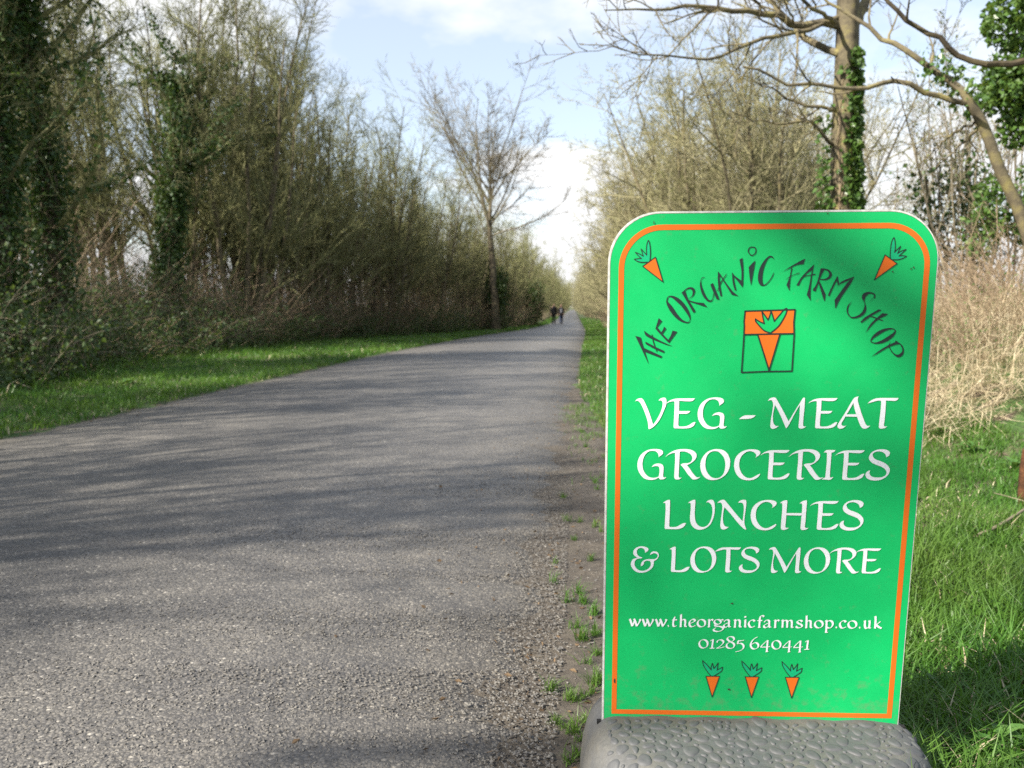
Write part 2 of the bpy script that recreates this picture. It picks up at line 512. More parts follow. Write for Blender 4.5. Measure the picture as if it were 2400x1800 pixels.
b.inputs['Roughness'].default_value = 0.75
M_CHIP = m
n = 30000
Yc = 1.25 + 5.2 * RNG.beta(1.0, 2.6, n)
u = RNG.beta(2.6, 1.0, n)
Xc = interp(RIGHT, Yc) + 0.06 - 2.6 * (1 - u)
chips(n, np.stack([Xc, Yc], -1), RNG.uniform(0.0022, 0.0058, n), road_z, M_CHIP, 'road_chippings')
n = 2600
Yc = 1.2 + 6 * RNG.beta(1.0, 2.0, n)
Xc = interp(RIGHT, Yc) + RNG.uniform(-0.12, 0.5, n)
chips(n, np.stack([Xc, Yc], -1), RNG.uniform(0.002, 0.007, n), earth_z, M_CHIP, 'gravel')

# ------------------------------------------------------------------ grass
def blades(mb, P, H, W, rng, lean=0.5, droop=0.6, mi=0, dirn=None):
    n = len(P)
    a = rng.uniform(0, 2 * math.pi, n)
    d = np.stack([np.cos(a), np.sin(a), np.zeros(n)], -1)
    if dirn is not None:
        d = unit(d + dirn)
    s = np.cross(d, [0, 0, 1.0])
    s = unit(s + 0.5 * rng.normal(size=s.shape) * np.array([1, 1, 0]))
    ln = np.abs(rng.normal(0, lean, n))[:, None]
    up = np.array([0, 0, 1.0])
    d1 = unit(up + d * ln); d2 = unit(up * (1 - droop * np.minimum(ln, 1.2)) + d * (ln + droop))
    H = H[:, None]; W = W[:, None]
    m1 = P + d1 * H * 0.5
    tip = m1 + d2 * H * 0.5
    v = np.stack([P - s * W * .5, P + s * W * .5, m1 - s * W * .42, m1 + s * W * .42, tip], 1)
    k = np.arange(n)[:, None] * 5
    mb.add(v, k + np.array([0, 1, 3, 2]), mi)
    mb.add(np.zeros((0, 3)), np.zeros((0, 3), int), mi)
    mb.f[(3, mi)][-1] = k + np.array([2, 3, 4]) + (mb.n - 5 * n)

def patchy(X, Y, sc=1.0):
    return 0.5 + 0.25 * np.sin(2.3 * sc * X + 1.1 * sc * Y) * np.sin(1.7 * sc * Y - 0.9 * sc * X) + 0.25 * np.sin(6.1 * sc * X) * np.sin(5.3 * sc * Y + X)

# right verge, beside and behind the sign
mb = MB()
def right_verge(n, y0, y1, x0f, x1f, h, wd, pw=1.0):
    Y = y0 + (y1 - y0) * RNG.uniform(0, 1, n) ** pw
    X = x0f(Y) + (x1f(Y) - x0f(Y)) * RNG.uniform(0, 1, n)
    keep = RNG.uniform(0, 1, n) < 0.35 + 0.8 * patchy(X, Y)
    X, Y = X[keep], Y[keep]
    k = len(X)
    hh = h * RNG.uniform(0.45, 1.25, k) * (0.65 + 0.7 * patchy(X, Y, 1.7))
    ww = wd * RNG.uniform(0.6, 1.3, k); P = np.stack([X, Y, ground_z(X, Y) - 0.005], -1)
    dead = RNG.uniform(0, 1, k) < 0.03 + 0.10 * (patchy(X, Y, 0.9) < 0.38)
    blades(mb, P[~dead], hh[~dead], ww[~dead], RNG, 0.75, 0.8)
    blades(mb, P[dead], hh[dead] * 0.8, ww[dead], RNG, 1.3, 0.9, 1)
ev = lambda Y: interp(RIGHT, Y) + np.interp(Y, [0, 3, 5, 7, 9, 10], [0.72, 0.62, 0.38, 0.22, 0.06, 0.02])
hv = lambda Y: interp(HEDR, Y) + 0.5
right_verge(62000, 1.2, 3.6, lambda Y: 0.62 + 0.02 * Y, lambda Y: 0.9 + 0.72 * Y, 0.15, 0.0050, 1.2)
right_verge(42000, 3.4, 7.5, lambda Y: ev(Y), hv, 0.11, 0.0055)
right_verge(26000, 7.5, 16, ev, hv, 0.10, 0.009)
right_verge(20000, 16, 40, ev, hv, 0.10, 0.018)
right_verge(12000, 40, 110, ev, hv, 0.12, 0.05)
tag(link('grass', mb.mesh('right_grass', [M_GRASS, M_STRAW])), 'long green grass on the verge behind the green sign', 'grass', kind='stuff')
# left verge
mb = MB()
lv0 = lambda Y: interp(HEDL, Y) + 0.35 + 0.35 * np.sin(Y * 1.7) * np.sin(Y * 0.63)
lv1 = lambda Y: interp(LEFT, Y) - 0.02
right_verge(46000, 4.5, 16, lv0, lv1, 0.11, 0.010)
right_verge(5000, 6, 26, lambda Y: interp(HEDL, Y) - 0.5, lambda Y: interp(HEDL, Y) + 1.1 + 0.4 * np.sin(Y * 2.3), 0.28, 0.014)
right_verge(42000, 16, 42, lv0, lv1, 0.14, 0.020)
right_verge(15000, 42, 120, lv0, lv1, 0.14, 0.05)
tag(link('grass', mb.mesh('left_grass', [M_GRASS, M_STRAW])), 'short bright green grass along the left edge of the road', 'grass', kind='stuff')

mb = MB()
n = 1500
Yc = 1.2 + 14 * RNG.uniform(0, 1, n) ** 1.8
Xc = np.where(RNG.uniform(0, 1, n) < 0.75, interp(RIGHT, Yc) + RNG.normal(0.15, 0.28, n), interp(LEFT, Yc) + RNG.normal(0.0, 0.25, n))
zc = np.maximum(np.where(Xc < interp(RIGHT, Yc), road_z(Xc, Yc), earth_z(Xc, Yc)), ground_z(Xc, Yc)) + 0.004
kites(mb, np.stack([Xc, Yc, zc], -1), unit(RNG.normal(size=(n, 3)) * np.array([1, 1, 0.12])), 0.022 * RNG.uniform(0.3, 1.2, n), RNG, 0, 0.55, 0.08)
tag(link('leaf_litter', mb.mesh('leaf_litter', [leaf_mat('dead_leaf', [(0.3, (0.06, 0.038, 0.022)), (0.6, (0.15, 0.10, 0.055)), (0.75, (0.27, 0.20, 0.12))], 30, 0.8, 0.1, (0.3, 0.2, 0.1))])), 'small dead leaves and twigs strewn along the road edges', 'leaf litter', kind='stuff')
mb = MB()
n = 5000
Yc = 8 + 40 * RNG.uniform(0, 1, n) ** 1.4
Xc = interp(HEDL, Yc) + RNG.normal(0.15, 0.45, n)
kites(mb, np.stack([Xc, Yc, ground_z(Xc, Yc) + 0.03 * RNG.uniform(0, 1, n)], -1), unit(RNG.normal(size=(n, 3)) * np.array([1, 1, 0.3])), 0.08 * RNG.uniform(0.4, 1.3, n), RNG, 0, 0.6, 0.1)
tag(link('leaf_litter', mb.mesh('bank_litter', [bpy.data.materials['dead_leaf']])), 'brown dead leaves between the left grass verge and the hedgerow', 'leaf litter', kind='stuff')
mb = MB()
n = 5200
Yc = 1.25 + 7 * RNG.uniform(0, 1, n) ** 1.3
Xc = ev(Yc) + RNG.normal(-0.10, 0.10, n)
kp = patchy(Xc, Yc, 2.6) > 0.52
Xc, Yc = Xc[kp], Yc[kp]
blades(mb, np.stack([Xc, Yc, earth_z(Xc, Yc)], -1), RNG.uniform(0.02, 0.075, len(Xc)), RNG.uniform(0.0022, 0.0042, len(Xc)), RNG, 1.0, 0.6)
tag(link('grass', mb.mesh('creeping_grass', [M_GRASS])), 'sparse short grass creeping onto the bare earth beside the sign', 'grass', kind='stuff')

# tufts on the bare earth: each one is a plant of its own
tuft_me = []
for k in range(5):
    mb = MB()
    n = [46, 30, 60, 22, 38][k]
    r = RNG.uniform(0, 0.028, n); a = RNG.uniform(0, 6.28, n)
    blades(mb, np.stack([r * np.cos(a), r * np.sin(a), np.zeros(n)], -1), RNG.uniform(0.025, 0.085, n), RNG.uniform(0.0022, 0.0042, n), RNG, 0.9, 0.5)
    tuft_me.append(mb.mesh('grass_tuft', [M_GRASS]))
tuft_px = [(1395, 1492), (1350, 1478), (1365, 1505), (1370, 1640), (1345, 1650), (1330, 1645), (1385, 1630), (1400, 1600), (1320, 1712), (1345, 1725), (1300, 1700), (1360, 1745), (1355, 1780), (1335, 1795), (1370, 1700),
           (1390, 1445), (1330, 1415), (1365, 1420), (1300, 1370), (1355, 1395), (1384, 1318), (1300, 1325), (1345, 1270), (1410, 1250), (1330, 1225), (1360, 1228), (1400, 1150), (1320, 1170), (1365, 1080), (1350, 1048), (1372, 1050), (1395, 1135), (1362, 1015), (1380, 1000), (1352, 975), (1366, 952), (1395, 1238), (1398, 1540), (1375, 1560), (1395, 1612), (1290, 1625)]
def px_ground(px, py):
    s_, c_ = math.sin(PITCH), math.cos(PITCH)
    vy = -(py - 900) / FOC
    k = -1.0 / (-s_ + vy * c_)
    return (px - 1200) / FOC * k, (c_ + vy * s_) * k
for i, (px, py) in enumerate(tuft_px):
    x, y = px_ground(px, py)
    o = link('grass_tuft', tuft_me[i % 5])
    o.location = (x, y, float(earth_z(np.array(x), np.array(y))))
    o.rotation_euler = (0, 0, random.uniform(0, 6.28))
    sc = random.uniform(0.55, 1.0) * (0.8 if py < 1300 else 0.85)
    o.scale = (sc, sc, sc)
    tag(o, 'small green grass tuft growing in the bare earth beside the road edge', 'grass tuft', 'grass tufts on the bare earth')

# ------------------------------------------------------------------ sign
BOARD_W, BOARD_H = 0.6, 1.02472
QUAD = [(1426.3, 495.3), (2210, 490.9), (1411.6, 1686), (2104.9, 1698)]
def homography(src, dst):
    A = []
    for (x, y), (u, v) in zip(src, dst):
        A.append([x, y, 1, 0, 0, 0, -u * x, -u * y]); A.append([0, 0, 0, x, y, 1, -v * x, -v * y])
    h = np.linalg.solve(np.array(A), np.array(dst, float).ravel())
    return np.append(h, 1).reshape(3, 3)
HM = homography(QUAD, [(-.3, BOARD_H), (.3, BOARD_H), (-.3, 0), (.3, 0)])
def uv(p):
    p = np.asarray(p, float).reshape(-1, 2)
    q = np.c_[p, np.ones(len(p))] @ HM.T
    return q[:, :2] / q[:, 2:]

sign = empty('pavement_sign', (0.48514, 1.58747, 0.0), 'green farm shop pavement sign with white lettering in a grey pebbled base', 'sign')
YAW, LEAN, ROLL = -0.040851, 0.08753, 0.003813
cu, su = math.cos(YAW), math.sin(YAW)
_u = Vector((cu, su, 0)); _n = Vector((-su, cu, 0))
_v = math.cos(LEAN) * Vector((0, 0, 1)) - math.sin(LEAN) * _n
_u2 = math.cos(ROLL) * _u + math.sin(ROLL) * _v
_v2 = -math.sin(ROLL) * _u + math.cos(ROLL) * _v
_w = _u2.cross(_v2)                                   # towards the viewer
BM = Matrix(((_u2.x, _v2.x, _w.x, 0), (_u2.y, _v2.y, _w.y, 0), (_u2.z, _v2.z, _w.z, 0.15453), (0, 0, 0, 1)))

M_WHITE_EDGE = plain('white_plastic', (0.62, 0.61, 0.58), 0.5, 0.3, (0.40, 0.39, 0.36), 60)
def print_mat(name, col, rough=0.42, dark=0.9):
    m, t, b = new_mat(name)
    n1 = noise(t, 9, 5, 0.6)
    r = ramp(t, n1.outputs['Fac'], [(0.3, tuple(c * dark for c in col)), (0.65, col)])
    n2 = noise(t, 260, 2, 0.5)
    sp = ramp(t, n2.outputs['Fac'], [(0.735, (0, 0, 0)), (0.77, (1, 1, 1))])
    t.links.new(mixrgb(t, sp.outputs[0], r.outputs[0], mixrgb(t, 0.55, r.outputs[0], (0.02, 0.06, 0.02))), b.inputs['Base Color'])
    b.inputs['Roughness'].default_value = rough
    b.inputs['Specular IOR Level'].default_value = 0.3
    return m
M_GREEN = print_mat('print_green', (0.007, 0.44, 0.120), 0.36)
t = M_GREEN.node_tree; b = t.nodes['Principled BSDF']
src = b.inputs['Base Color'].links[0].from_socket
tcg = t.nodes.new('ShaderNodeTexCoord'); sg = t.nodes.new('ShaderNodeSeparateXYZ'); t.links.new(tcg.outputs['Object'], sg.inputs[0])
mg = t.nodes.new('ShaderNodeMapRange'); mg.inputs['From Min'].default_value = 0.0; mg.inputs['From Max'].default_value = 0.16; mg.inputs['To Min'].default_value = 0.16; mg.inputs['To Max'].default_value = 0.0
t.links.new(sg.outputs['Y'], mg.inputs['Value'])
ng = noise(t, 38, 6, 0.7)
ag = t.nodes.new('ShaderNodeMath'); ag.operation = 'ADD'; t.links.new(ng.outputs['Fac'], ag.inputs[0]); t.links.new(mg.outputs[0], ag.inputs[1])
rg = ramp(t, ag.outputs[0], [(0.60, (0, 0, 0)), (0.80, (0.42, 0.42, 0.42))])
t.links.new(mixrgb(t, rg.outputs[0], src, (0.16, 0.17, 0.11)), b.inputs['Base Color'])
nr_ = noise(t, 14, 5, 0.65)
rr0 = ramp(t, nr_.outputs['Fac'], [(0.35, (0.30, 0.30, 0.30)), (0.7, (0.55, 0.55, 0.55))])
t.links.new(rr0.outputs[0], b.inputs['Roughness'])
M_TEAL = print_mat('print_leaf', (0.006, 0.40, 0.17))
M_ORANGE = print_mat('print_orange', (0.70, 0.14, 0.014))
M_LETTER = print_mat('print_white', (0.82, 0.82, 0.84))
M_BLACK = print_mat('print_black', (0.018, 0.032, 0.030))

def tess(mb, poly, w, mi=0):
    """flat polygon (list of (u,v)) at height w above the board face"""
    pts = [Vector((p[0], p[1], 0)) for p in poly]
    tri = geometry.tessellate_polygon([pts])
    area = sum(poly[i][0] * poly[(i + 1) % len(poly)][1] - poly[(i + 1) % len(poly)][0] * poly[i][1] for i in range(len(poly)))
    f = []
    for a, c, d in tri:
        A, B_, C_ = poly[a], poly[c], poly[d]
        cr_ = (B_[0] - A[0]) * (C_[1] - A[1]) - (B_[1] - A[1]) * (C_[0] - A[0])
        f.append((a, c, d) if cr_ > 0 else (a, d, c))
    if f:
        mb.add([(p[0], p[1], w) for p in poly], f, mi)

def smooth(pts, corner, closed=True, k=6):
    """Catmull-Rom through pts; corners stay sharp"""
    n = len(pts); outp = []
    pts = np.asarray(pts, float)
    rng_ = range(n if closed else n - 1)
    for i in rng_:
        p1, p2 = pts[i], pts[(i + 1) % n]
        p0 = pts[i - 1] if (closed or i > 0) else p1
        p3 = pts[(i + 2) % n] if (closed or i + 2 < n) else p2
        if corner[i]: p0 = p1 - (p2 - p1) * 0.6
        if corner[(i + 1) % n]: p3 = p2 + (p2 - p1) * 0.6
        m1 = (p2 - p0) * 0.5; m2 = (p3 - p1) * 0.5
        d12 = np.linalg.norm(p2 - p1) + 1e-9
        for mm in (m1, m2):
            ll = np.linalg.norm(mm)
            if ll > d12 * 1.1: mm *= d12 * 1.1 / ll
        kk = 1 if (corner[i] and corner[(i + 1) % n]) else k
        for j in range(kk):
            s_ = j / kk
            outp.append((2 * s_**3 - 3 * s_**2 + 1) * p1 + (s_**3 - 2 * s_**2 + s_) * m1 + (-2 * s_**3 + 3 * s_**2) * p2 + (s_**3 - s_**2) * m2)
    if not closed: outp.append(pts[-1])
    return np.array(outp)

def parse(txt):
    P = []; Cn = []
    for tok in txt.split():
        c = tok.endswith('c'); a, b_ = tok.rstrip('c').split(',')
        P.append((float(a), float(b_))); Cn.append(c)
    return P, Cn

CROPS = {1: (1480, 920, 6.9125), 2: (1790, 920, 6.9125), 3: (1480, 1040, 6.9125), 4: (1780, 1040, 6.9125), 5: (1540, 1160, 8.848), 6: (1740, 1160, 7.3733),
         7: (1470, 1270, 6.9125), 8: (1780, 1270, 7.3733), 9: (1460, 1430, 6.9125), 10: (1760, 1430, 6.9125), 11: (1620, 1480, 7.3733),
         12: (1720, 710, 9.219), 13: (1480, 640, 7.2133), 14: (1620, 560, 7.3733), 15: (1880, 620, 6.9115), 16: (1470, 550, 13.82), 17: (2040, 545, 13.82)}
def cp(crop, pts):
    ox, oy, s_ = CROPS[crop]
    p = np.asarray(pts, float)
    return uv(np.c_[ox + p[:, 0] / s_, oy + p[:, 1] / s_])

# letter outlines, each drawn once in the frame it was measured in
GLY = {
 'V': (1, ['58,142c 90,108 150,92 190,118 240,215 300,365 348,522c 400,455 460,345 495,250 505,170 490,135 470,128 436,132c 470,98 515,84 545,90 566,125 560,200 530,280 480,395 420,490 350,560 310,585 285,593 275,590c 272,540 262,470 225,350 180,240 140,165 105,135 80,134']),
 'E': (1, ['553,187c 600,145 660,115 730,100 860,97 1028,97c 1005,125 975,140 945,144 860,142 772,133c 770,303c 952,303c 930,330 900,343 870,346 765,345c 760,440 758,520 765,545 790,553 870,550 930,530 985,495 1015,482 1037,484c 1015,530 980,560 930,578 870,584 715,582 690,575 683,550 690,400 697,250 697,155 690,145 670,143 620,152 590,165']),
 'G': (1, ['1420,217c 1425,195 1410,150 1375,120 1320,112 1260,125 1200,180 1165,260 1155,340 1165,420 1200,490 1250,540 1310,560 1370,557 1420,538c 1432,480 1435,420 1430,385 1410,370 1370,365 1303,380c 1340,345 1390,325 1440,325 1485,345 1503,385 1500,450 1493,520 1497,545 1510,555 1545,547c 1520,575 1480,588 1440,585 1415,555c 1380,580 1320,595 1260,594 1190,575 1130,520 1085,440 1072,350 1085,270 1120,195 1180,135 1260,95 1350,82 1430,86 1480,105 1497,135 1490,165 1460,190']),
 '-': (1, ['1742,435c 1790,395 1850,373 2013,372c 1980,405 1930,425 1880,430']),
 'M': (2, ['65,137c 100,100 150,84 180,84 200,100 300,275 403,472c 500,310 600,150 630,100 645,88 662,90 668,105 660,250 645,400 637,520 642,545 655,556 685,553c 660,575 620,590 590,590 568,578 563,550 575,420 583,300 583,205c 500,350 400,540 368,582 360,582 352,565 290,420 230,290 182,205c 165,280 150,360 148,420 155,490 175,530 205,547 243,545c 200,580 160,592 135,590 110,570 107,530 115,450 140,300 152,200 140,145 125,130 100,130']),
 'A': (2, ['1447,115c 1480,85 1535,70c 1525,95 1522,140 1550,240 1580,340 1610,420 1640,500 1665,540 1690,550 1725,542c 1690,575 1645,592 1610,590 1585,575 1560,535 1530,460 1490,340 1465,250 1450,170c', '1447,115c 1455,165c 1400,265 1340,360 1290,450 1265,490 1258,520 1275,545 1300,550 1333,543c 1290,580 1250,592 1225,592 1200,575 1193,545 1210,505 1250,440 1320,330 1390,210', '1325,360c 1500,358c 1512,402c 1440,398 1305,395c']),
 'T': (2, ['1678,185c 1740,135 1810,105 1880,97 2000,96 2183,97c 2165,125 2130,142 2095,143 1978,138c 1970,300 1955,450 1945,530 1950,555 1965,560 1997,553c 1965,580 1920,593 1890,592 1868,580 1863,550 1875,430 1890,300 1900,165 1895,145 1870,138 1820,145 1750,165']),
 'R': (3, ['707,150c 783,125c 775,300 768,450 766,530 772,548 790,553 815,548c 780,575 740,582 715,578 697,560 693,540 700,400 707,280', '545,222c 600,165 680,118 760,95 850,88 950,97 1015,125 1053,170 1053,215 1030,260 980,305 935,332 897,350c 795,342c 830,322 870,318 915,315 955,300 980,265 985,225 965,180 920,148 860,128 783,130 700,150 660,155 600,180', '795,340c 897,346c 940,400 1000,485 1045,535 1075,548 1117,537c 1090,560 1050,578 1015,582 985,575 955,545 900,480 850,405']),
 'O': (3, ['RING 1115,350 1130,270 1175,190 1240,130 1330,95 1420,92 1500,115 1560,170 1597,260 1597,350 1575,430 1530,500 1460,555 1380,585 1300,592 1220,570 1160,515 1125,440 | 1197,340 1205,260 1230,190 1280,140 1340,122 1400,130 1450,165 1495,225 1518,300 1520,370 1505,450 1475,510 1430,550 1370,562 1310,550 1260,510 1220,450 1202,390']),
 'C': (3, ['2008,230c 2022,200 2010,165 1975,138 1930,125 1870,135 1810,175 1765,240 1747,320 1752,400 1780,470 1830,530 1890,560 1950,555 2010,525 2075,490c 2085,500c 2050,545 1990,580 1910,596 1830,590 1760,560 1700,495 1668,410 1663,340 1680,250 1725,180 1800,125 1890,98 1980,95 2050,108 2085,135 2085,160 2060,195']),
 'I': (4, ['1040,152c 1070,118 1105,107 1170,108 1230,110c 1210,135 1190,145 1168,148c 1155,300 1145,430 1140,530 1145,550 1165,553 1197,543c 1170,575 1130,590 1090,588 1010,585c 1040,560 1065,555c 1080,400 1090,280 1092,160c 1080,148 1065,147']),
 'S': (4, ['2050,228c 2045,195 2020,160 1975,138 1920,132 1865,145 1835,170 1833,200 1850,235 1890,265 1960,290 2040,330 2095,385 2108,440 2090,495 2040,550 1965,590 1880,603 1800,595 1740,565 1715,520 1725,480 1755,450 1790,437c 1780,480 1795,520 1835,545 1900,553 1970,550 2030,525 2055,490 2050,450 2015,405 1960,375 1880,345 1810,305 1775,260 1773,215 1800,165 1850,125 1920,102 2000,98 2070,112 2107,140 2110,170 2090,205']),
 'L': (5, ['120,168c 160,140 205,115 245,103 265,108 272,125 268,300 262,450 255,640 262,660 285,668 380,665 440,645 520,600 570,585 602,587c 575,640 530,680 480,700 420,712 200,708 170,703 160,680 168,500 178,330 177,200 172,172 150,168']),
 'U': (5, ['645,170c 680,140 730,115 770,103 790,108 797,125 790,250 783,380 788,480 805,560 840,615 890,655 950,668 1010,655 1070,605 1115,520 1145,410 1148,300 1130,220 1095,175 1060,155 1015,158c 1060,120 1110,105 1145,105 1175,130 1195,190 1200,280 1185,420 1150,530 1100,620 1030,680 950,715 870,725 790,700 725,640 690,550 685,450 697,300 698,190 690,170 670,167']),
 'N': (5, ['1250,175c 1290,130 1350,105 1390,105 1415,125 1500,225 1640,400 1775,550c 1790,430 1800,320 1798,240 1785,190 1750,165 1680,165c 1720,125 1780,105 1820,105 1845,120 1853,160 1845,260 1825,400 1812,520 1815,600 1830,660 1853,712c 1845,722 1820,718 1760,670 1650,550 1530,400 1400,258c 1380,340 1368,430 1368,520 1380,600 1410,650 1440,662 1487,670c 1440,705 1390,720 1360,718 1325,695 1315,650 1318,560 1340,400 1355,260 1345,190 1320,165 1290,162']),
 'H': (6, ['648,148c 690,115 740,97 765,97 777,110 770,200 760,330 752,450 742,550 752,570 770,575 800,570c 770,595 720,608 690,607 668,590 664,570 672,450 685,300 690,190 685,150 670,145', '985,155c 1030,118 1080,100 1105,100 1115,110 1108,220 1097,350 1090,460 1080,550 1090,572 1110,577 1142,571c 1110,598 1060,610 1030,609 1008,592 1003,570 1015,430 1028,300 1033,180 1025,155 1010,150', '750,318c 1035,318c 1028,345 1000,360 900,358 748,355c']),
 '&': (7, ['292,177c 290,150 275,120 240,100 195,105 165,130 158,165 165,200 195,235 250,255c 225,268 190,270 150,285 125,320 120,365 140,415 185,455 240,470 300,460 350,430 380,385 385,340 370,315 340,305 300,310 275,330 272,355 255,380 225,395c 222,370 235,335 265,305 310,285 370,280 430,282 475,265 495,235 490,205 465,190 430,185 370,213c 385,180 415,158 445,155 485,165 512,200 510,240 485,280 432,315c 432,360 415,410 370,455 300,490 220,500 150,485 90,435 62,370 70,320 100,280 170,256c 120,225 100,180 110,135 150,95 210,75 270,75 320,92 345,115 345,135 320,160']),
}
ANCH = {'E': (683, 582), 'G': (1072, 594), 'M': (105, 591), 'R': (693, 580), 'O': (1115, 592), 'C': (1663, 595), 'S': (1715, 602), 'L': (160, 709), 'T': (1863, 592)}
def ring_strip(mb, A, B_, w, mi):
    n = len(A)
    v = [(p[0], p[1], w) for p in A] + [(p[0], p[1], w) for p in B_]
    f = [(i, (i + 1) % n, n + (i + 1) % n, n + i) for i in range(n)]
    a = np.array(v)[list(f[0])]
    if np.cross(a[1] - a[0], a[3] - a[0])[2] < 0:
        f = [q_[::-1] for q_ in f]
    mb.add(v, f, mi)
ZW = 0.0009
def glyph(mb, ch, place=None, scale=1.0, mi=0):
    crop, pieces = GLY[ch]
    for k, txt in enumerate(pieces):
        if txt.startswith('RING'):
            a, b_ = txt[4:].split('|')
            A = cp(crop, smooth(*parse(a))); B_ = cp(crop, smooth(*parse(b_)))
            polys = [A, B_]
        else:
            polys = [cp(crop, smooth(*parse(txt)))]
        if place is not None:
            a0 = cp(crop, [ANCH[ch]])[0]; a1 = cp(place[0], [place[1:]])[0]
            polys = [(p - a0) * scale + a1 for p in polys]
        if len(polys) == 2:
            ring_strip(mb, polys[0], polys[1], ZW, mi)
        else:
            tess(mb, [tuple(p) for p in polys[0]], ZW + 0.00008 * k, mi)

bo = MB()
# white board body with rounded top corners
def rounded(x0, x1, y0, y1, r, k=14):
    P = [(x0, y0), (x1, y0)]
    for j in range(k + 1):
        a = j / k * math.pi / 2; P.append((x1 - r + r * math.cos(a), y1 - r + r * math.sin(a)))
    for j in range(k + 1):
        a = math.pi / 2 + j / k * math.pi / 2; P.append((x0 + r + r * math.cos(a), y1 - r + r * math.sin(a)))
    return P
def prism(mb, P, w0, w1, mi=0):
    n = len(P)
    tess(mb, P, w1, mi)
    v = [(p[0], p[1], w0) for p in P] + [(p[0], p[1], w1) for p in P]
    mb.add(v, [(i, (i + 1) % n, n + (i + 1) % n, n + i) for i in range(n)], mi)
    mb.add([(p[0], p[1], w0) for p in P][::-1], [(0, k_, k_ + 1) for k_ in range(1, n - 1)], mi)
prism(bo, rounded(-.3, .3, -0.06, BOARD_H, 0.094), -0.0055, -0.0004)
board = link('board', bo.mesh('board', [M_WHITE_EDGE]), sign)
board.matrix_local = BM
ps = MB()
prism(ps, rounded(-.2956, .2982, -0.055, BOARD_H - 0.0042, 0.091), -0.0003, 0.0)
link('print_sheet', ps.mesh('print_sheet', [M_GREEN]), board)
# thin dark joint round the print
jm = MB()
prism(jm, rounded(-.2964, .2986, -0.055, BOARD_H - 0.0034, 0.0917), -0.00038, -0.00025)
link('print_edge', jm.mesh('print_edge', [plain('joint', (0.05, 0.07, 0.05), 0.8)]), board)
# orange border line
def isect(p, q_, r, s_):
    p, q_, r, s_ = map(np.array, (p, q_, r, s_)); d1 = q_ - p; d2 = s_ - r
    k = ((r - p)[0] * d2[1] - (r - p)[1] * d2[0]) / (d1[0] * d2[1] - d1[1] * d2[0])
    return p + d1 * k
lineL = ((1447.6, 680.), (1435.6, 1673.)); lineR = ((2178., 660.), (2086.8, 1682.)); lineT = ((1590., 527.2), (2040., 521.6)); lineB = ((1435.6, 1673.2), (2086.8, 1681.9))
bc = uv([isect(*lineL, *lineB), isect(*lineR, *lineB), isect(*lineR, *lineT), isect(*lineL, *lineT)])
def border_path(ins, r):
    x0 = (bc[0, 0] + bc[3, 0]) / 2 + ins; x1 = (bc[1, 0] + bc[2, 0]) / 2 - ins
    y0 = (bc[0, 1] + bc[1, 1]) / 2 + ins; y1 = (bc[2, 1] + bc[3, 1]) / 2 - ins
    return rounded(x0, x1, y0, y1, r)
bm_ = MB()
ring_strip(bm_, border_path(0, 0.079), border_path(0.0097, 0.0695), 0.0005, 0)
link('border_line', bm_.mesh('border_line', [M_ORANGE]), board)
# white lettering, one part per line
def line(items, name='lettering', mat=M_LETTER):
    mb = MB()
    for it in items:
        glyph(mb, *it)
    return link(name, mb.mesh(name, [mat]), board)
line([('V',), ('E',), ('G',), ('-',), ('M',), ('E', (2, 830, 586)), ('A',), ('T',)])
line([('G', (3, 100, 585)), ('R',), ('O',), ('C',), ('E', (4, 134, 583)), ('R', (4, 602, 588)), ('I',), ('E', (4, 1338, 590)), ('S',)])
line([('L',), ('U',), ('N',), ('C', (6, 143, 613)), ('H',), ('E', (6, 1283, 607)), ('S', (6, 1678, 620))])
S4 = 0.885
line([('&',), ('L', (7, 711, 489), S4), ('O', (7, 1026, 500), S4), ('T', (7, 1591, 497), S4), ('S', (7, 1813, 505), S4), ('M', (8, 197, 541), S4), ('O', (8, 762, 552), S4), ('R', (8, 1320, 549), S4), ('E', (8, 1763, 549), S4)])

# pen strokes for the small print --------------------------------------------
def pen(mb, pts, wmin, nib, ang, w, mi=0, closed=False, kk=7):
    """broad-nib stroke through uv points: width follows the nib angle"""
    P = smooth(pts, [False] * len(pts), closed, kk) if len(pts) > 2 else np.asarray(pts, float)
    if closed: P = np.vstack([P, P[:1]])
    d = np.gradient(P, axis=0); d = d / (np.linalg.norm(d, axis=1, keepdims=True) + 1e-12)
    th = np.arctan2(d[:, 1], d[:, 0])
    wd = np.maximum(wmin, nib * np.abs(np.sin(th - ang))) * 0.5
    nrm = np.c_[-d[:, 1], d[:, 0]]
    A = P + nrm * wd[:, None]; B_ = P - nrm * wd[:, None]
    n = len(P)
    v = [(a[0], a[1], w) for a in A] + [(b_[0], b_[1], w) for b_ in B_]
    mb.add(v, [(n + i, n + i + 1, i + 1, i) for i in range(n - 1)], mi)
def ell(cx, cy, rx, ry, k=12, tilt=0.0):
    return [(cx + rx * math.cos(a) + tilt * ry * math.sin(a), cy + ry * math.sin(a)) for a in [j / k * 6.28319 for j in range(k)]]
